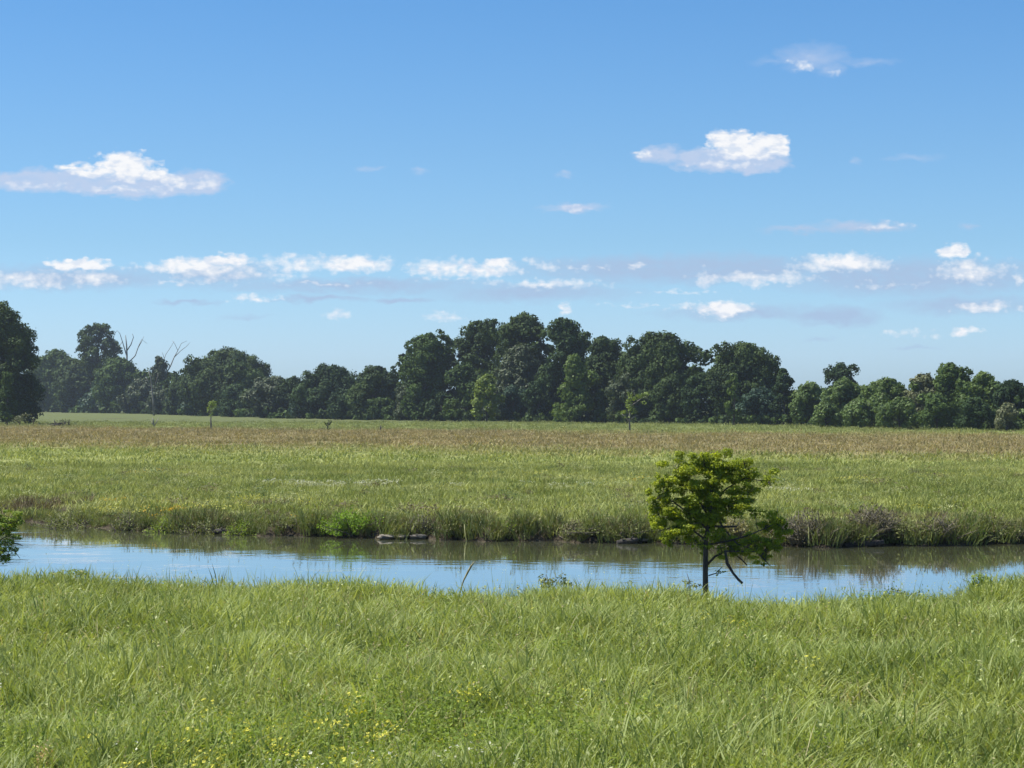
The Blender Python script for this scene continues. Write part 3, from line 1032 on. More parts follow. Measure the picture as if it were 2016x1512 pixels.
# left end
T(-25, 592, 190, 'oak', 'tall dark oak cut off by the left edge of the picture', base=837, nl=38, style='dome',
  extra=[(35, 615, 18), (52, 650, 16), (70, 680, 18), (85, 700, 14), (60, 725, 20), (88, 760, 20), (75, 790, 22)])
T(8, 735, 60, 'mid', 'lighter green tree growing low against the big left-edge oak', base=838, nl=14, style='cone')
T(98, 690, 125, 'mid', 'mid green tree filling the gap right of the left-edge oak', style='dome')
T(150, 712, 130, 'oak', 'dark round tree in front of the tall ragged one at left', nl=26)
T(185, 636, 108, 'oak', 'tall ragged tree with open tufts rising above the left trees', back=18, style='sparse', dens=0.5, nl=20, z0f=0.3,
  extra=[(-34, 658, 10), (-26, 672, 10), (-2, 645, 12), (10, 655, 12), (28, 652, 9), (30, 668, 10), (38, 680, 8), (-12, 668, 14)])
T(225, 706, 105, 'mid', 'green tree between the ragged tall one and the bleached dead one', back=10)
T(190, 762, 110, 'teal', 'low blue green tree at the foot of the ragged tall tree', nl=18)
T(272, 748, 105, 'olive', 'greyish green tree right below the bleached dead tree', nl=22)
T(308, 704, 62, 'olive', 'narrow greyish tree between the two dead trees', back=8, style='column', nl=18)
T(328, 765, 100, 'olive', 'dusty olive tree behind the grey snag at left', nl=20)
T(436, 688, 205, 'oak', 'broad dark dome-shaped oak left of the low saddle', back=8, nl=44,
  extra=[(20, 691, 10), (-30, 694, 12), (60, 705, 14), (85, 722, 12), (-75, 706, 14)])
T(352, 742, 95, 'oak', 'dark tree under the left shoulder of the broad dome oak', nl=20)
T(395, 765, 95, 'teal', 'blue green tree in front of the broad dome oak', nl=20)
T(462, 758, 100, 'deep', 'deep green tree in front of the right side of the dome oak', nl=20)
T(530, 742, 120, 'olive', 'dull olive tree filling the lowest dip of the skyline', nl=26)
T(575, 744, 90, 'oak', 'small dark tree just right of the skyline dip', back=12, nl=18)
T(640, 719, 150, 'deep', 'dark dome tree on the first rise right of the dip', back=5, nl=32, extra=[(15, 724, 8), (-45, 735, 12)])
T(605, 772, 90, 'teal', 'low blue green tree below the first rise', nl=16)
T(736, 722, 125, 'oak', 'round dark tree just left of the high group', back=4, nl=30, extra=[(10, 725, 9)])
T(680, 770, 105, 'deep', 'low dark tree between the two rounded rises', nl=18)
T(748, 785, 80, 'mid', 'low green tree under the round one left of the high group', nl=14)
# high central group
T(838, 658, 125, 'mid', 'steep left flank tree of the high central group', style='column', nl=34, extra=[(30, 650, 8), (-30, 672, 14), (8, 660, 14), (38, 664, 14), (-42, 700, 14)])
T(800, 760, 75, 'olive', 'small olive tree at the left foot of the high group', nl=14)
T(868, 690, 100, 'oak', 'open dark tree with sky showing through its limbs', back=10, style='sparse', nl=24, dens=0.45)
T(945, 630, 130, 'oak', 'tall open-topped tree left of the highest crown', back=18, style='sparse', nl=30, dens=0.5, z0f=0.2,
  extra=[(-30, 642, 12), (-12, 636, 12), (12, 637, 13), (35, 634, 14), (0, 665, 16), (30, 660, 16), (-25, 672, 14)])
T(1030, 616, 130, 'oak', 'highest tree of the skyline with a small tuft on top', back=14, nl=36,
  extra=[(0, 618, 9), (10, 628, 11), (-15, 632, 13), (30, 636, 14), (-35, 640, 14)])
T(1112, 626, 120, 'deep', 'tall dark tree right of the highest crown', back=10, nl=34, extra=[(18, 634, 12), (-20, 633, 12), (42, 655, 13), (-2, 629, 11)])
T(915, 715, 110, 'mid', 'mid green tree standing forward left of the yellow green one', nl=24)
T(958, 738, 72, 'lime', 'small bright yellow green tree at the foot of the high group', back=-10, style='dome', nl=18)
T(868, 775, 80, 'deep', 'dark low tree left of the mid green one', nl=14)
T(1022, 680, 125, 'olive', 'grey green tree in front of the highest crown', back=4, nl=32)
T(1010, 760, 90, 'teal', 'low blue green tree right of the yellow green one', nl=16)
T(1062, 750, 80, 'deep', 'dark tree between the grey green and the bright green ones', nl=16)
T(1192, 663, 130, 'oak', 'dark shoulder tree stepping down right of the high group', back=6, nl=32, extra=[(30, 668, 11), (-8, 665, 10)])
T(1132, 700, 92, 'bright', 'bright green tree tapering upward in the middle of the trees', back=-8, style='cone', nl=30,
  extra=[(-30, 800, 16), (-22, 760, 14), (25, 745, 13), (-8, 715, 12), (30, 790, 14), (12, 722, 10), (40, 735, 10)])
T(1182, 770, 70, 'oak', 'low dark tree right of the bright green tapering one', nl=14)
T(1300, 656, 195, 'oak', 'very broad dark oak crown right of centre', back=6, nl=48,
  extra=[(-60, 668, 14), (-20, 659, 14), (30, 660, 14), (66, 672, 14), (84, 690, 14)])
T(1240, 735, 110, 'olive', 'dark olive tree behind the lone little field tree', nl=24)
T(1320, 745, 110, 'oak', 'dark tree in front of the very broad oak', nl=22)
T(1385, 735, 95, 'deep', 'deep green tree in front of the join of two big oaks', nl=20)
T(1470, 674, 165, 'oak', 'rounded dark oak at the right end of the tall trees', back=5, nl=44,
  extra=[(-62, 682, 10), (-40, 679, 14), (0, 678, 16), (40, 688, 15), (62, 705, 15)])
T(1446, 738, 42, 'bright', 'thin bright green tree in front of the rounded right oak', back=-9, style='column', nl=12)
T(1500, 765, 100, 'teal', 'low blue green tree under the rounded right oak', nl=20)
T(1546, 728, 62, 'deep', 'dark narrow tree ending the tall group at right', nl=20)
# lighter low growth at right
T(1600, 755, 95, 'willow', 'light green tree beginning the low right-hand growth', nl=24)
T(1660, 717, 84, 'deep', 'small dark round-headed tree poking above the low light growth', back=70, nl=26, extra=[(-20, 724, 12), (30, 722, 11), (5, 728, 12)])
T(1668, 748, 110, 'willow', 'light green bushy tree below the small dark round head', nl=26)
T(1750, 745, 120, 'willow', 'low light green tree in the level stretch at right', nl=28)
T(1826, 739, 115, 'tan', 'greyish light tree left of the right-hand rise', back=6, nl=26)
T(1880, 717, 105, 'mid', 'greener tree making the rise near the right edge', back=10, nl=30, extra=[(-10, 719, 12), (30, 728, 13)])
T(1945, 734, 90, 'bright', 'fresh green tree just right of the right-hand rise', back=6, nl=24)
T(1998, 750, 95, 'deep', 'dark green tree cut off by the right edge', back=4, nl=22)
T(1630, 795, 85, 'willow', 'low light bush-like tree below the light growth start', base=843, nl=16)
T(1700, 790, 95, 'willow', 'low light tree left of the dark notch at right', base=845, nl=18)
T(1778, 785, 100, 'willow', 'low rounded light tree in the right foreground growth', base=847, nl=18)
T(1852, 782, 95, 'mid', 'low green tree under the greyish light one', base=848, nl=18)
T(1925, 785, 90, 'deep', 'low dark tree under the fresh green one', base=849.5, nl=18)
T(1988, 796, 70, 'tan', 'tan tinged bushy tree at the lower right edge', base=851, nl=16)


# continuous undergrowth under and behind the treeline (not countable)
def growth(name, cols, rows, backs, rad, mat, label, dens=0.5):
    g = Geo()
    for px, py, bk in zip(cols, rows, backs):
        d = 4 * F / (base_row(px) - HOR) + bk
        r = rad * rng.uniform(0.7, 1.3) / F * d
        zt = zat(py, d)
        z = max(0.3, zt - r)
        fill_lobe(g, np.array([ground_xy(px, d), d, z]), r, max(0.1, 0.00085 * d), dens, rng.uniform(0.2, 0.8))
    tag(g.build(name, mat), label, kind='stuff')


cols = np.arange(-120, 2160, 9.0) + rng.uniform(-4, 4, len(np.arange(-120, 2160, 9.0)))
rows = np.array([base_row(c) for c in cols]) - rng.uniform(8, 26, len(cols))
k = rng.uniform(0, 1, len(cols)) < 0.5
growth('undergrowth', cols[k], rows[k], rng.uniform(-3, 6, k.sum()), 11, TM['oak'], 'low dark undergrowth along the foot of the treeline')
growth('light_undergrowth', cols[~k], rows[~k], rng.uniform(-3, 6, (~k).sum()), 9, TM['mid'], 'low green bushes along the foot of the treeline')
cols2 = np.repeat(np.arange(-250, 2300, 17.0), 5)
top2 = np.interp(cols2, [-250, -60, 20, 70, 110, 140, 225, 240, 285, 340, 380, 440, 490, 520, 565, 600, 640, 670, 700, 740, 772, 786, 800, 830, 870, 895, 925, 985, 1030, 1110, 1130, 1165, 1200, 1240, 1270, 1330, 1385, 1425, 1480, 1520, 1545, 1575, 1620, 1640, 1700, 1720, 1790, 1840, 1870, 1900, 1960, 2016, 2300],
                 [640, 640, 650, 712, 705, 700, 700, 715, 722, 728, 712, 700, 708, 745, 756, 745, 734, 740, 752, 738, 750, 712, 690, 672, 672, 662, 645, 640, 632, 640, 650, 672, 678, 688, 680, 670, 684, 690, 690, 706, 738, 770, 768, 764, 764, 766, 758, 750, 738, 742, 758, 764, 764])
top2 = top2 + rng.uniform(0, 6, len(cols2))
bs2 = np.array([base_row(c) for c in cols2])
fr = np.tile([0.0, 0.2, 0.4, 0.62, 0.85], len(cols2) // 5)
growth('woodland_mass', cols2 + rng.uniform(-10, 10, len(cols2)), top2 + (bs2 - top2) * fr, rng.uniform(12, 40, len(cols2)), 17, TM['oak'],
       'dense dark woodland interior behind the front trees', 0.5)

cols3 = np.repeat(np.arange(1555, 2300, 15.0), 4)
top3 = np.interp(cols3, [1555, 1600, 1700, 1790, 1850, 1960, 2300], [772, 760, 757, 751, 745, 754, 760])
bs3 = np.array([base_row(c) for c in cols3])
fr3 = np.tile([0.0, 0.25, 0.5, 0.8], len(cols3) // 4)
growth('light_thicket', cols3 + rng.uniform(-8, 8, len(cols3)), top3 + (bs3 - top3) * fr3, rng.uniform(5, 16, len(cols3)), 13, TM['willow'],
       'even belt of light green thicket between the low trees at right', 0.5)

# dead trees and snags
M_SNAG = bark_mat('grey_snag', (0.10, 0.095, 0.08), (0.22, 0.205, 0.18), 2.0)


def dead_tree(name, px, d, lines, mat, label, cat='dead tree', yj=0.6):
    """lines: polylines in (photo column, photo row, radius in photo pixels) at distance d"""
    x0 = ground_xy(px, d)
    root = empty(name, (x0, d, 0))
    tag(root, label, cat)
    for i, ln in enumerate(lines):
        g = Geo()
        y = 0.0 if i == 0 else rng.uniform(-yj, yj)
        pts, rad = [], []
        for j, (a, b, r) in enumerate(ln):
            yy = y * j / max(1, len(ln) - 1) * 2
            pts.append((ground_xy(a, d) - x0, yy, zat(b, d) if not (i == 0 and j == 0) else -0.2))
            rad.append(r * 0.58 / F * d)
        g.tube(pts, rad, 6, 0.5, 0.1)
        g.build('trunk' if i == 0 else 'branch', mat, root)
    return root


dB = 4 * F / (base_row(255) - HOR) + 34
dead_tree('dead_tree', 250, dB, [
    [(250, 812, 4), (249, 760, 3.6), (250, 700, 3.0), (249, 680, 2.4), (247, 660, 1.2)],
    [(249, 700, 2.2), (241, 672, 1.5), (236, 656, 1.0), (231, 651, .8), (225, 658, .6)],
    [(250, 690, 2.2), (258, 678, 1.7), (263, 664, 1.2), (261, 657, .8)],
    [(252, 715, 2.4), (266, 700, 1.8), (272, 682, 1.4), (278, 668, .9), (288, 676, .5)],
    [(270, 688, 1.2), (279, 672, .8), (283, 662, .5)],
    [(241, 672, 1.0), (234, 684, .7), (229, 682, .5)]], M_DEAD, 'bleached bare dead tree with upright forks above the left trees')
dB2 = 4 * F / (base_row(335) - HOR) + 34
dead_tree('dead_tree', 318, dB2, [
    [(312, 813, 3.2), (318, 760, 2.8), (325, 738, 2.6), (335, 722, 2.2), (343, 703, 1.6), (350, 690, 1.1), (357, 676, .7), (368, 671, .5)],
    [(343, 703, 1.4), (356, 690, 1.0), (366, 682, .8), (373, 674, .5)],
    [(325, 738, 1.6), (321, 712, 1.2), (326, 698, .9), (335, 684, .7), (342, 672, .5)],
    [(350, 690, .9), (344, 678, .7), (338, 670, .5)],
    [(323, 705, .9), (320, 694, .5)]], M_DEAD, 'bare grey dead tree leaning right beside the broad dome oak')
dead_tree('snag', 302, 4 * F / (818 - HOR) - 4, [
    [(303, 818, 4.2), (302, 790, 3.2), (299, 765, 2.6), (297, 745, 2.0), (292, 730, 1.0)],
    [(300, 775, 1.8), (308, 750, 1.2), (312, 735, .8)],
    [(299, 765, 1.5), (290, 748, 1.0), (285, 742, .6)]], M_SNAG, 'pale grey broken trunk standing in front of the dusty olive trees', 'dead tree')


# ------------------------------------------------------------------ small things in the far field
def small_tree(name, px, py_base, lines, blobs, mat, label, cat, leaf, dens, bark=M_BARK, d=None, flat=0.9, zb=None, parts=('trunk', 'crown'), group=None, twigs=False):
    """a small tree or shrub: trunk and limb lines plus leafy clumps, in photo columns/rows at its own distance"""
    d = d or (CAMZ * F / (py_base - HOR))
    x0 = ground_xy(px, d)
    z0 = float(ground_z(x0, d))
    root = empty(name, (x0, d, z0))
    tag(root, label, cat, group)
    g = Geo()
    limbpts = []
    for i, ln in enumerate(lines):
        y = rng.uniform(-1, 1) * 0.25 * (abs(ln[-1][0] - ln[0][0]) + 6) / F * d
        n = len(ln)
        pts = [(ground_xy(a, d) - x0, y * j / max(1, n - 1), zat(b, d) - z0) for j, (a, b, r) in enumerate(ln)]
        if i == 0:
            pts[0] = (pts[0][0], 0, -0.1)
        g.tube(pts, [r / F * d for (_, _, r) in ln], 7, 0.5, 0.12)
        limbpts += [np.array(p) + (np.array(q) - np.array(p)) * t for p, q in zip(pts[:-1], pts[1:]) for t in (0, 0.33, 0.66)]
    if twigs:
        LP = np.array(limbpts)
        for (a, b, rx, ry, *dd) in blobs:
            c = np.array([ground_xy(a, d) - x0, rng.normal(0, 0.12), zat(b, d) - z0])
            q = LP[np.argmin(np.linalg.norm(LP - c + [0, 0, 0.1], axis=1))]
            mid = (q + c) / 2 + rng.normal(0, 0.03, 3)
            g.tube([q, mid, c], [0.009, 0.007, 0.004], 5)
            for _ in range(7):
                e = c + rng.normal(0, 1, 3) * [rx / F * d * 0.6, rx / F * d * 0.6, ry / F * d * 0.6]
                g.tube([mid * 0.4 + c * 0.6, (c + e) / 2 + rng.normal(0, 0.02, 3), e], [0.005, 0.004, 0.002], 3)
    if lines:
        g.build(parts[0], bark, root)
    if twigs:
        nb = []
        for (a, b, rx, ry, *dd) in blobs:
            for _ in range(9):
                nb.append((a + rng.normal(0, 0.55) * rx, b + rng.normal(0, 0.55) * ry, rx * rng.uniform(0.3, 0.55), ry * rng.uniform(0.22, 0.5), (dd[0] if dd else 1.0) * rng.uniform(0.35, 1.2)))
        blobs = nb
    g = Geo()
    for (a, b, rx, ry, *dd) in blobs:
        rxm, rym = rx / F * d, ry / F * d
        k = dd[0] if dd else 1.0
        n = int(dens * k * 12 * rxm * rym / (leaf * leaf))
        dr = sphere_dirs(n, 0.1)
        rad = rng.uniform(0.25, 1.0, n) ** 0.6 + 0.45 * rng.uniform(0, 1, n) ** 4
        yo = rng.uniform(-0.5, 0.5) * rxm * (4.0 if twigs else 1.3)
        C = np.array([ground_xy(a, d) - x0, yo, zat(b, d) - z0]) + dr * rad[:, None] * [rxm, rxm, rym]
        g.leaves(C, dr + rng.normal(0, 0.6, dr.shape) + [0, 0, 0.35], leaf, np.clip(rng.uniform(0, 1, n) + rng.uniform(-.2, .2), 0, 1), 0.55)
    if blobs:
        g.build(parts[1], mat, root)
    return root


M_SAP = foliage_mat('sapling_leaves', (0.10, 0.15, 0.025), (0.22, 0.29, 0.06), 1.0, 0.35)
small_tree('field_tree', 1239, 853,
           [[(1240, 853, 2.0), (1239, 832, 1.7), (1240, 815, 1.4), (1241, 795, .8)], [(1239, 830, 1.8), (1230, 820, 1.0), (1224, 815, .6)],
            [(1240, 826, 1.6), (1249, 820, 1.0), (1256, 818, .6)], [(1241, 800, 1.0), (1262, 785, .7), (1275, 778, .4)]],
           [(1242, 806, 9, 8), (1228, 812, 7, 5), (1250, 812, 6, 4), (1238, 795, 8, 9), (1246, 784, 10, 6), (1262, 780, 10, 6), (1272, 776, 7, 5), (1268, 792, 6, 5, .6), (1232, 822, 7, 3, .4), (1252, 822, 6, 3, .4), (1238, 776, 8, 4, .6)],
           M_SAP, 'lone thin little tree standing in the field right of centre', 'tree', 0.14, 0.42, bark=M_SNAG)
small_tree('field_tree', 415, 845,
           [[(416, 845, 2.0), (415, 828, 1.6), (415, 812, 1.0), (416, 798, .6)], [(415, 818, 1.0), (410, 806, .5)]],
           [(417, 797, 9, 8), (420, 793, 7, 5), (412, 806, 6, 6, .7), (416, 815, 5, 8, .5)],
           M_SAP, 'thin yellow green sapling standing in the field at left', 'tree', 0.14, 0.45, bark=M_SNAG)
small_tree('field_shrub', 645, 848,
           [[(645, 848, 1.2), (645, 838, 1.0), (648, 828, .6)], [(645, 840, .8), (640, 834, .5)], [(645, 838, .8), (652, 830, .5)]],
           [(644, 845, 8, 3.5), (646, 836, 6, 4, .6), (650, 829, 5, 3, .5), (640, 832, 3, 2, .5)],
           TM['oak'], 'tiny dark forked shrub in the far field left of centre', 'shrub', 0.13, 0.6)
dead_tree('dead_stump', 303, CAMZ * F / (841 - HOR), [
    [(303, 841, 3.5), (302, 830, 2.6), (300, 822, 1.0)], [(304, 838, 2.0), (309, 828, 1.2), (310, 822, .6)], [(301, 836, 1.6), (296, 828, .8)]], M_SNAG,
    'grey forked stump standing in the far field at left', 'stump')
dead_tree('field_stump', 66, CAMZ * F / (838 - HOR), [[(66, 838, 2.4), (66, 830, 2.2), (67, 823, 1.8)], [(66, 832, 1.0), (69, 826, .6)]], M_BARK,
          'short dark stump between the left-edge oak and the brush pile', 'stump')
dead_tree('field_stump', 749, CAMZ * F / (849 - HOR), [[(749, 849, 2.4), (749, 842, 2.2), (749, 837, 1.0)], [(749, 845, 1.6), (751, 840, .8)]], M_BARK,
          'tiny dark stump in the far field left of the high trees', 'stump')
small_tree('pale_shrub', 38, 838, [[(38, 838, 1.2), (40, 828, .9), (46, 820, .5)], [(38, 834, .9), (30, 824, .5)]],
           [(40, 824, 14, 6), (50, 818, 9, 4, .7), (30, 830, 10, 5), (58, 816, 5, 3, .5)],
           TM['tan'], 'pale scraggy shrub at the foot of the left-edge oak', 'shrub', 0.13, 0.4)

# brush pile
dP = CAMZ * F / (839 - HOR)
xp = ground_xy(122, dP)
root = empty('brush_pile', (xp, dP, 0))
tag(root, 'dark heap of fallen branches lying in the far field at left', 'brush pile')
g = Geo()
for i in range(60):
    a = rng.uniform(-0.6, 0.6)
    L_ = rng.uniform(0.5, 1.5)
    c = np.array([rng.normal(0, 0.55), rng.normal(0, 0.4), abs(rng.normal(0, 0.28))])
    dv = np.array([math.cos(a) * L_, rng.uniform(-.5, .5), math.sin(a) * L_ * 0.5])
    p0, p1 = c - dv / 2, c + dv / 2
    p0[2], p1[2] = max(0.03, p0[2]), max(0.05, p1[2])
    g.tube([p0, (p0 + p1) / 2 + rng.normal(0, .05, 3), p1], [0.07, 0.055, 0.02], 5)
g.tube([(-1.9, 0, 0.12), (-1.0, 0.1, 0.16), (0.9, 0.1, 0.25), (1.3, 0, .2)], [0.13, 0.17, 0.2, 0.15], 8, wob=0.1)
g.tube([(-1.0, 0, 0.2), (-1.15, 0, 0.7), (-1.25, 0, 1.1)], [0.12, 0.09, 0.03], 6)
g.tube([(1.0, 0, 0.2), (1.2, 0, 0.7), (1.25, 0, 1.0)], [0.1, 0.07, 0.03], 6)
g.build('branches', bark_mat('rotten_wood', (0.015, 0.012, 0.010), (0.06, 0.05, 0.04), 4), root)
g = Geo()
C = rng.normal(size=(90, 3)) * [0.6, 0.3, 0.14] + [0.35, -0.1, 0.85]
g.leaves(C, rng.normal(size=(90, 3)) + [0, 0, 1], 0.12, rng.uniform(0, 1, 90))
g.build('leaves', TM['tan'], root)

# ------------------------------------------------------------------ far bank: shrubs, logs, reeds
M_TWIG = bark_mat('brown_twigs', (0.06, 0.052, 0.036), (0.155, 0.135, 0.095), 8.0)
M_BROWNL = foliage_mat('brown_leaves', (0.05, 0.045, 0.022), (0.17, 0.155, 0.075), 1.5, 0.2)


def bramble(px, wpx, top, label, leafmat, ntw, nleaf, bot=1078, group='brambles on the far bank', name='bramble', twig=M_TWIG, cat='shrub', leaf=0.035, d=None):
    d = d or float(far_shore(ground_xy(px, 71))) + 0.5
    x0 = ground_xy(px, d)
    z0 = float(ground_z(x0, d)) - 0.1
    H = zat(top, d) - z0
    W = wpx / F * d
    root = empty(name, (x0, d, z0))
    tag(root, label, cat, group)
    g = Geo()
    tips = []
    for i in range(ntw):
        bx, by = rng.uniform(-0.3, 0.3) * W, rng.uniform(-0.25, 0.25) * W
        ex, ey = bx + rng.normal(0, 0.30) * W, by + rng.normal(0, 0.2) * W - 0.05
        ex = float(np.clip(ex, -0.5 * W, 0.5 * W))
        ez = H * rng.uniform(0.35, 1.0) * (1 - 0.45 * (2 * abs(ex) / W) ** 2)
        mx, my, mz = (bx + ex) / 2 + rng.normal(0, .05), (by + ey) / 2, ez * 0.62
        g.tube([(bx, by, 0), (mx, my, mz), (ex, ey, ez)], [0.020, 0.013, 0.005], 4)
        tips.append((ex, ey, ez))
        for _ in range(2):
            q = np.array([mx, my, mz]) + rng.normal(0, 0.14, 3)
            q[2] = max(0.05, q[2])
            g.tube([(mx, my, mz), q], [0.008, 0.003], 3)
            tips.append(tuple(q))
    g.build('twigs', twig, root)
    nleaf = int(nleaf * 2.2)
    if nleaf:
        g = Geo()
        tp = np.array(tips)[rng.integers(0, len(tips), nleaf)]
        C = tp * rng.uniform(0.45, 1.02, (nleaf, 1)) ** 0.5 + rng.normal(0, 0.06, (nleaf, 3))
        C[:, 2] = np.maximum(C[:, 2], 0.03)
        g.leaves(C, rng.normal(size=(nleaf, 3)) + [0, -0.3, 0.6], leaf, rng.uniform(0, 1, nleaf), 0.6)
        g.build('leaves', leafmat, root)
    return root


M_OLV = foliage_mat('olive_leaves', (0.09, 0.11, 0.03), (0.20, 0.22, 0.07), 1.2, 0.3)
M_VIVID = foliage_mat('vivid_leaves', (0.10, 0.19, 0.010), (0.22, 0.34, 0.03), 1.5, 0.4)
bramble(1590, 115, 998, 'brown bramble thicket right behind the yellow green tree', M_BROWNL, 130, 700)
bramble(1715, 125, 988, 'taller brown bramble with a tangled dark stem, second from the tree', M_BROWNL, 130, 900)
bramble(1660, 90, 1012, 'green topped low bush between the two brown brambles', M_OLV, 50, 1300)
bramble(1850, 120, 1012, 'thin dusky thicket on the far bank toward the right edge', M_BROWNL, 80, 500)
bramble(1965, 110, 1012, 'dark leaning bush on the far bank at the right edge', M_OLV, 70, 900)
bramble(1790, 100, 1022, 'low yellow green bush right of the taller bramble', M_OLV, 40, 1300)
bramble(1447, 70, 1012, 'pale tan dead bush seen through the yellow green tree', M_GRASS_DRY, 60, 900, group=None)
bramble(695, 125, 996, 'vivid green leafy bush on the far bank left of the stones', M_VIVID, 50, 2600, group=None, name='green_bush')
bramble(600, 110, 1018, 'dull weedy bush left of the vivid green bush', M_OLV, 50, 900)
bramble(250, 60, 1000, 'small dark bush on the far bank at left', M_OLV, 50, 600)
bramble(400, 130, 1022, 'low tan green thicket between the small dark bush and the weedy bush', M_OLV, 60, 900)
bramble(830, 90, 1010, 'weedy bush standing over the pale stones', M_OLV, 60, 500)
bramble(1290, 60, 1020, 'grey green weeds left behind the yellow green tree', M_OLV, 45, 700)
bramble(1180, 150, 1030, 'low weedy growth right of the reed clump', M_OLV, 60, 1000)

for (px_, w_, t_, mt_, nl_, lb_) in [
        (480, 80, 1020, M_HERB, 700, 'yellowish leafy bush at the waterline left of the weedy bush'),
        (905, 70, 1026, M_OLV, 600, 'low olive weeds on the bank right of the dark reed clump'),
        (1010, 90, 1022, M_HERB, 700, 'light leafy weeds on the bank left of the tall reeds'),
        (1135, 70, 1020, M_BROWNL, 500, 'low brownish weeds just right of the tall reeds'),
        (1235, 80, 1022, M_OLV, 800, 'olive weeds over the dark log left of the yellow green tree'),
        (330, 80, 1016, M_HERB, 600, 'yellow green weeds on the left bank behind the floating weed'),
        (140, 140, 1000, M_OLV, 900, 'dark low scrub on the far bank at the left'),
        (1905, 60, 1030, M_VIVID, 500, 'small fresh green weeds left of the dark leaning bush')]:
    bramble(px_, w_, t_, lb_, mt_, 36, nl_, group='weeds along the far bank', name='bank_weed', cat='plant')


def reed_clump(px, top, wpx, label, mat, n=46):
    d = float(far_shore(ground_xy(px, 71))) + 0.7
    x0 = ground_xy(px, d)
    z0 = float(ground_z(x0, d)) - 0.05
    H = zat(top, d) - z0
    o = blades(n, wpx / F * d * 0.5, H * 0.6, H, 0.022, 0.22, (0, 0.8), heads=0.2, name='reed_clump', mat=mat, curl=0.25)
    COL.objects.link(o)
    o.location = (x0, d, z0)
    tag(o, label, 'reeds', 'reed clumps on the far bank')


reed_clump(1090, 985, 26, 'upright dark reed clump on the far bank left of the yellow green tree', M_REED)
reed_clump(850, 1004, 18, 'dark reed clump beside the right pale stone', M_REEDB)
reed_clump(780, 1008, 16, 'thin reed clump over the left pale stone', M_REED)
reed_clump(940, 1020, 22, 'short reed clump between the stones and the tall reeds', M_REED)
reed_clump(1820, 1012, 14, 'thin reed clump among the right-hand thickets', M_REED)


def stone_mat():
    m = bpy.data.materials.new('pale_clay')
    m.use_nodes = True
    m.node_tree.nodes.clear()
    h = NT(m.node_tree)
    tc = h.n('ShaderNodeTexCoord')
    n1 = h.noise(tc.outputs['Object'], 5.0, 6.0, 0.65)
    p = h.n('ShaderNodeBsdfPrincipled')
    h.put(p.inputs['Base Color'], h.mix(h.ss(n1, 0.3, 0.65), (0.12, 0.10, 0.08), (0.17, 0.155, 0.125)))
    p.inputs['Roughness'].default_value = 0.95
    bp = h.n('ShaderNodeBump')
    bp.inputs['Distance'].default_value = 0.04
    h.put(bp.inputs['Height'], n1)
    h.put(p.inputs['Normal'], bp.outputs[0])
    o = h.n('ShaderNodeOutputMaterial')
    h.put(o.inputs[0], p.outputs[0])
    return m


M_CLAY = stone_mat()


def stone(px, py, rx, ry, label, group='pale clay clods at the waterline'):
    d = float(far_shore(ground_xy(px, 71))) - 0.05
    x0 = ground_xy(px, d)
    nu, nv = 18, 10
    V, Q = [], []
    ph = rng.uniform(0, 6, 6)
    for j in range(nv + 1):
        th = math.pi * j / nv
        for i in range(nu):
            a = 2 * math.pi * i / nu
            v = np.array([math.sin(th) * math.cos(a), math.sin(th) * math.sin(a), math.cos(th)])
            k = 1 + 0.18 * math.sin(3 * v[0] + ph[0]) + 0.14 * math.sin(5 * v[1] + ph[1]) + 0.10 * math.sin(7 * v[2] + 4 * v[0] + ph[2]) + rng.uniform(-.05, .05)
            V.append(v * k * [rx * 0.9 / F * d, 0.35, ry * 0.62 / F * d])
    for j in range(nv):
        for i in range(nu):
            Q.append((j * nu + i, (j + 1) * nu + i, (j + 1) * nu + (i + 1) % nu, j * nu + (i + 1) % nu))
    o = mesh_np('clay_clod', V, Q, None, None, M_CLAY, smooth=False)
    o.location = (x0, d + 0.12, WZ + 0.08)
    o.rotation_euler = (0, 0, rng.uniform(-.3, .3))
    tag(o, label, 'clod', group)


stone(762, 1056, 17, 9, 'leftmost pale clay clod at the waterline under the weedy bush')
stone(792, 1056, 12, 8, 'middle pale clay clod between its two neighbours at the waterline')
stone(824, 1055, 17, 10, 'right pale clay clod beside the dark reed clump')
stone(1272, 1063, 8, 6, 'small pale clod at the waterline by the yellow green tree', None)

# drifting log / dark undercut snags along the far bank
M_ROT = bark_mat('dark_root', (0.012, 0.010, 0.010), (0.05, 0.042, 0.035), 6)
for (a0, b0, a1, b1, lab) in [(1215, 1062, 1256, 1057, 'dark log lying at the waterline left of the yellow green tree'),
                              (418, 1046, 446, 1047, 'short dark log at the waterline under the left thicket'),
                              (1662, 1072, 1740, 1070, 'long dark root lying under the taller bramble')]:
    d = float(far_shore(ground_xy((a0 + a1) / 2, 71))) - 0.12
    xm = ground_xy((a0 + a1) / 2, d)
    g = Geo()
    hw = (a1 - a0) / 2 / F * d
    g.tube([(-hw, 0, 0.0), (-hw * .3, .05, 0.05), (hw * .4, 0, 0.07), (hw, .04, 0.12)], [0.07, 0.10, 0.09, 0.06], 9, wob=0.15)
    g.tube([(hw * .2, 0, 0.07), (hw * .5, -.1, 0.22)], [0.04, 0.015], 5)
    o = g.build('log', M_ROT)
    o.location = (xm, d, WZ + 0.03)
    tag(o, lab, 'log')

# ------------------------------------------------------------------ near bank: the yellow green tree
M_CYP = foliage_mat('feathery_leaves', (0.10, 0.155, 0.016), (0.40, 0.46, 0.032), 2.4, 0.5, 0.6, 0.6, warm=(0.50, 0.52, 0.03))
M_CTR = bark_mat('blackish_bark', (0.022, 0.018, 0.016), (0.075, 0.06, 0.05), 9.0)  # near-black brown, mottled by noise


def Z(x, y):
    return (1240 + x * 0.2116, 860 + y * 0.2116)


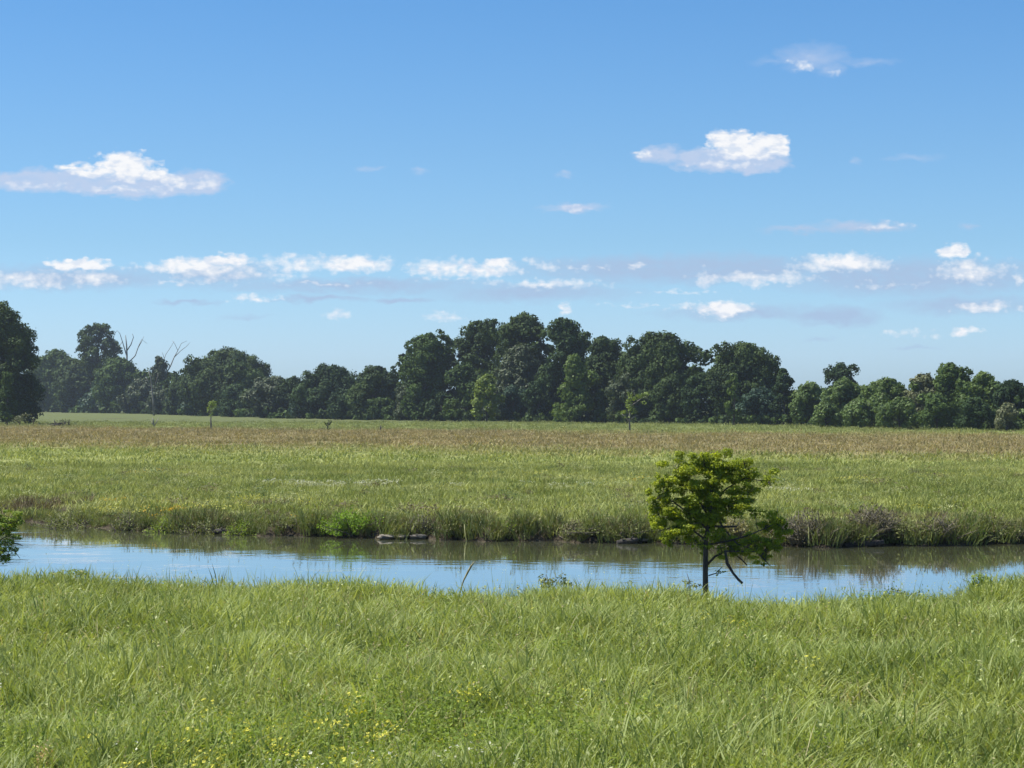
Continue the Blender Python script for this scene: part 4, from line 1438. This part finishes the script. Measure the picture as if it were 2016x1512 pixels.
def zl(*p):
    return [(*Z(a, b), r) for a, b, r in p]


DT = 43.8
lines = [zl((708, 1420, 7.5), (702, 1260, 5.6), (704, 1100, 5.0), (706, 950, 4.6), (735, 800, 4.4), (760, 650, 3.8), (755, 450, 2.6), (760, 220, 1.0)),
         zl((715, 1190, 2.6), (790, 1110, 2.2), (880, 1060, 2.0), (1010, 1060, 1.6), (1160, 1060, 1.2), (1290, 1190, .7)),
         zl((1000, 1110, 1.2), (1050, 1150, 1.4), (1090, 1195, 1.3)),
         zl((706, 960, 2.4), (600, 880, 1.8), (450, 830, 1.4), (280, 880, .8)),
         zl((720, 860, 2.4), (560, 720, 1.8), (400, 600, 1.4), (250, 560, .7)),
         zl((745, 760, 2.0), (620, 560, 1.5), (480, 380, 1.2), (420, 260, .7)),
         zl((760, 620, 2.0), (900, 480, 1.5), (1080, 380, 1.1), (1270, 420, .6)),
         zl((755, 830, 2.4), (880, 835, 2.0), (990, 830, 1.5)),
         zl((740, 1000, 2.2), (900, 970, 1.8), (1080, 920, 1.5), (1250, 850, 1.1), (1400, 770, .6)),
         zl((770, 700, 2.2), (880, 860, 1.6), (990, 990, 1.3), (1130, 1040, .8)),
         zl((765, 560, 1.8), (900, 620, 1.3), (1060, 620, 1.0), (1190, 580, .5)),
         zl((730, 1290, 1.2), (800, 1270, 1.0), (860, 1210, .6)),
         zl((704, 1000, 1.5), (640, 1000, 1.1), (600, 960, .8))]
cb = [(420, 300, 130, 95), (560, 300, 110, 95), (680, 240, 90, 80), (850, 225, 85, 65), (740, 180, 60, 40, .6), (1050, 300, 120, 80), (1130, 380, 120, 70), (1290, 430, 60, 28, .5),
      (980, 380, 100, 70), (780, 330, 110, 110), (640, 420, 150, 90), (450, 430, 160, 80), (320, 420, 60, 80), (250, 570, 65, 85, .8), (255, 700, 70, 85, .8), (400, 620, 110, 90),
      (560, 590, 110, 80), (850, 520, 110, 80), (1080, 500, 110, 60), (1060, 600, 130, 70), (900, 650, 110, 60), (600, 700, 110, 80), (420, 740, 110, 60), (700, 650, 100, 100),
      (320, 860, 100, 60), (450, 900, 120, 60), (340, 960, 60, 55), (540, 890, 60, 80, .8), (760, 780, 80, 90), (1180, 720, 80, 35, .7), (1280, 820, 70, 50), (1380, 780, 75, 90, .9),
      (1420, 850, 60, 60, .8), (1350, 920, 80, 60), (1270, 990, 80, 50), (1130, 960, 80, 50, .8), (860, 930, 80, 45, .7), (820, 1010, 80, 50, .7), (960, 1050, 60, 40, .8), (1100, 1070, 100, 40, .8),
      (1220, 1120, 70, 55, .9), (1260, 1060, 55, 40, .8), (1010, 990, 80, 40, .6), (830, 1260, 40, 15, .5), (450, 230, 50, 40, .5), (1060, 230, 40, 30, .5), (900, 170, 50, 25, .5)]
cb += [(700, 540, 120, 90), (740, 680, 90, 90), (800, 900, 90, 60, .8), (640, 800, 110, 70), (500, 820, 120, 60, .9), (240, 640, 60, 60, .8), (1000, 700, 140, 40, .8), (600, 960, 60, 40, .7), (700, 1000, 70, 60, .6), (920, 1010, 90, 60, .9), (1180, 1020, 90, 60), (1320, 1000, 60, 50, .8), (1290, 720, 50, 40, .5)]
blobs = [(*Z(a, b), rx * 0.2116 * 1.12, ry * 0.2116 * 1.10, 3.4 * (k[0] if k else 1.0)) for a, b, rx, ry, *k in cb]
cy = small_tree('young_tree', 1389, 1150, lines, blobs, M_CYP, 'young yellow green tree with dark trunk on the near bank before the water', 'tree', 0.026, 0.42, bark=M_CTR, d=DT, twigs=True)
g = Geo()
pts = [(*Z(a, b), r) for a, b, r in [(880, 1060, 2.4), (898, 1170, 3.2), (950, 1260, 2.6), (1000, 1320, 2.4), (1035, 1352, 2.8)]]
x0 = ground_xy(1389, DT)
z0 = float(ground_z(x0, DT))
g.tube([(ground_xy(a, DT) - x0, -0.12 - 0.03 * j, zat(b, DT) - z0) for j, (a, b, r) in enumerate(pts)], [r / F * DT for *_, r in pts], 7, 0.5, 0.12)
o = g.build('broken_limb', M_CTR, cy)
o['label'] = 'dark broken limb hanging down over the water'

# shrub reaching in at the left edge
small_tree('edge_shrub', -15, 1135,
           [[(-20, 1150, 3), (-18, 1090, 2), (-10, 1050, 1.5), (0, 1010, 1)], [(-18, 1090, 1.2), (5, 1060, .9), (25, 1052, .7), (42, 1055, .4)],
            [(-15, 1080, 1.2), (10, 1068, 1), (32, 1070, .8), (42, 1076, .5)], [(-15, 1100, 1.2), (8, 1085, 1), (28, 1085, .8), (38, 1100, .5)],
            [(-15, 1060, 1.6), (10, 1040, 1.3), (28, 1024, .7)], [(-12, 1040, 1.3), (2, 1000, .8), (12, 992, .5)], [(5, 1085, .9), (25, 1070, .7), (42, 1072, .5)]],
           [(10, 1028, 24, 12), (35, 1026, 14, 8), (-5, 1040, 22, 14), (12, 1045, 16, 8, .6), (-15, 1070, 18, 20), (0, 1092, 12, 10, .8), (18, 1096, 10, 8, .5), (12, 1070, 14, 8, .5), (-10, 1010, 10, 10, .5), (10, 1105, 8, 6, .5), (28, 1058, 14, 6, .5), (30, 1082, 12, 7, .5)],
           M_HERB, 'leafy shrub with dark twigs reaching in from the left edge over the water', 'shrub', 0.03, 1.3, d=46.5, twigs=True, bark=M_CTR, parts=('twigs', 'leaves'))
# plants on the brink of the near bank
small_tree('leafy_plant', 1930, 1165, [[(1932, 1180, 1.2), (1930, 1150, .9), (1925, 1132, .5)], [(1932, 1165, 1), (1945, 1140, .5)], [(1931, 1168, 1), (1916, 1145, .5)]],
           [(1925, 1140, 14, 12), (1940, 1145, 13, 12), (1918, 1152, 10, 14), (1945, 1158, 14, 10), (1930, 1165, 20, 10)],
           M_HERB, 'upright leafy plant on the brink near the right edge', 'plant', 0.03, 0.6, d=42.6, parts=('stems', 'leaves'))
small_tree('mound_shrub', 1772, 1190, [[(1772, 1200, 1.5), (1770, 1175, 1), (1765, 1160, .6)]],
           [(1760, 1175, 30, 18), (1790, 1178, 26, 16), (1775, 1188, 30, 16)],
           foliage_mat('grey_green_leaves', (0.07, 0.10, 0.04), (0.14, 0.18, 0.08), 1.0, 0.3), 'low grey green mound of leaves on the brink at right', 'shrub', 0.03, 0.35, d=41.0, parts=('stems', 'leaves'))
small_tree('leafy_plant', 1085, 1150, [[(1085, 1165, 1), (1080, 1145, .8), (1075, 1130, .5)], [(1088, 1160, 1), (1102, 1140, .5)], [(1080, 1158, .8), (1062, 1142, .5)]],
           [(1068, 1140, 10, 8, .7), (1085, 1145, 14, 8, .8), (1108, 1138, 9, 9, .7), (1115, 1150, 12, 7), (1075, 1152, 16, 7)],
           M_OLV, 'sprawling leafy plant on the brink right of centre', 'plant', 0.028, 0.5, d=43.6, parts=('stems', 'leaves'))
small_tree('leafy_plant', 150, 1130, [[(150, 1145, 1), (150, 1128, .8), (146, 1118, .5)]],
           [(145, 1127, 18, 7), (162, 1130, 12, 7), (108, 1132, 20, 6, .8), (130, 1134, 20, 6)],
           M_HERB, 'yellowish leafy plant on the brink at far left', 'plant', 0.028, 0.55, d=46.0, parts=('stems', 'leaves'))
small_tree('leafy_plant', 1360, 1150, [[(1362, 1160, .9), (1356, 1140, .7), (1352, 1128, .5)]],
           [(1354, 1146, 10, 6, .7), (1372, 1152, 12, 5, .8)],
           M_OLV, 'little weed just left of the young tree trunk', 'plant', 0.026, 0.5, d=44.4, parts=('stems', 'leaves'))


def stalk_thing(name, pts, mat, label, cat, d):
    x0 = ground_xy(pts[0][0], d)
    z0 = float(ground_z(x0, d))
    g = Geo()
    g.tube([(ground_xy(a, d) - x0, 0.01 * j, (zat(b, d) - z0) if j else -0.03) for j, (a, b, r) in enumerate(pts)], [r / F * d for *_, r in pts], 7, 0.6, 0.1)
    o = g.build(name, mat)
    o.location = (x0, d, z0)
    tag(o, label, cat)


M_BRS = bark_mat('brown_seed_head', (0.11, 0.10, 0.045), (0.25, 0.22, 0.11), 20)
stalk_thing('seed_head', [(903, 1185, .8), (907, 1160, .9), (913, 1142, 1.6), (920, 1128, 2.1), (927, 1115, 2.0), (934, 1106, .9)], M_BRS,
            'thick brown seed head leaning right over the water', 'seed head', 43.6)
for (cx, top, w, lab) in [(432, 1100, 1.4, 'dark spiky sedge clump standing against the water at left'), (925, 1140, 1.2, 'small sedge at the foot of the brown seed head')]:
    d = 44.2
    x0 = ground_xy(cx, d)
    z0 = float(ground_z(x0, d))
    H = zat(top, d) - z0
    o = blades(12, 0.06, H * 0.6, H, 0.022, 0.16, (0, 0.4), name='sedge_clump', mat=M_REED, curl=0.15)
    COL.objects.link(o)
    o.location = (x0, d, z0)
    tag(o, lab, 'sedge')
# pale dry flower spike at the lower left corner
d = 21.8
x0 = ground_xy(92, d)
z0 = float(ground_z(x0, d))
root = empty('dry_spike', (x0, d, z0))
tag(root, 'dry straw coloured branching spike in the lower left corner', 'dried plant')
g = Geo()
Ht = zat(1482, d) - z0
g.tube([(0, 0, -.02), (-0.02, 0, Ht * .6), (0.03, 0, Ht)], [0.008, 0.007, 0.004], 6)
for i in range(16):
    t = rng.uniform(0.5, 1)
    a = rng.uniform(0, 6.28)
    g.tube([(0, 0, Ht * t * .9), (0.07 * math.cos(a), 0.07 * math.sin(a), Ht * t + .01)], [0.005, 0.003], 4)
g.build('stem', M_GRASS_DRY, root)
g = Geo()
C = rng.normal(size=(420, 3)) * [0.055, 0.05, 0.09] + [0.0, 0, Ht * 0.82]
g.leaves(C, rng.normal(size=(420, 3)), 0.014, rng.uniform(0.3, 1, 420), 0.5)
g.build('plume', foliage_mat('straw', (0.34, 0.24, 0.09), (0.62, 0.48, 0.24), 6, 0.2), root)

# ------------------------------------------------------------------ haze
HAZE = 0.00009
me = bpy.data.meshes.new('haze')
x0, x1, y0, y1, z0, z1 = -1400, 1400, -80, 1900, -3.0, 45.0
vs = [(x0, y0, z0), (x1, y0, z0), (x1, y1, z0), (x0, y1, z0), (x0, y0, z1), (x1, y0, z1), (x1, y1, z1), (x0, y1, z1)]
me.from_pydata(vs, [], [(3, 2, 1, 0), (4, 5, 6, 7), (0, 1, 5, 4), (1, 2, 6, 5), (2, 3, 7, 6), (3, 0, 4, 7)])
ho = bpy.data.objects.new('haze', me)
m = bpy.data.materials.new('haze')
m.use_nodes = True
m.node_tree.nodes.clear()
h = NT(m.node_tree)
pv = h.n('ShaderNodeVolumePrincipled')
pv.inputs['Color'].default_value = (0.72, 0.84, 1.0, 1)
pv.inputs['Density'].default_value = HAZE
pv.inputs['Anisotropy'].default_value = 0.2
ou = h.n('ShaderNodeOutputMaterial')
h.put(ou.inputs['Volume'], pv.outputs[0])
me.materials.append(m)
COL.objects.link(ho)
tag(ho, 'thin pale blue summer haze over the meadow and trees', kind='stuff')
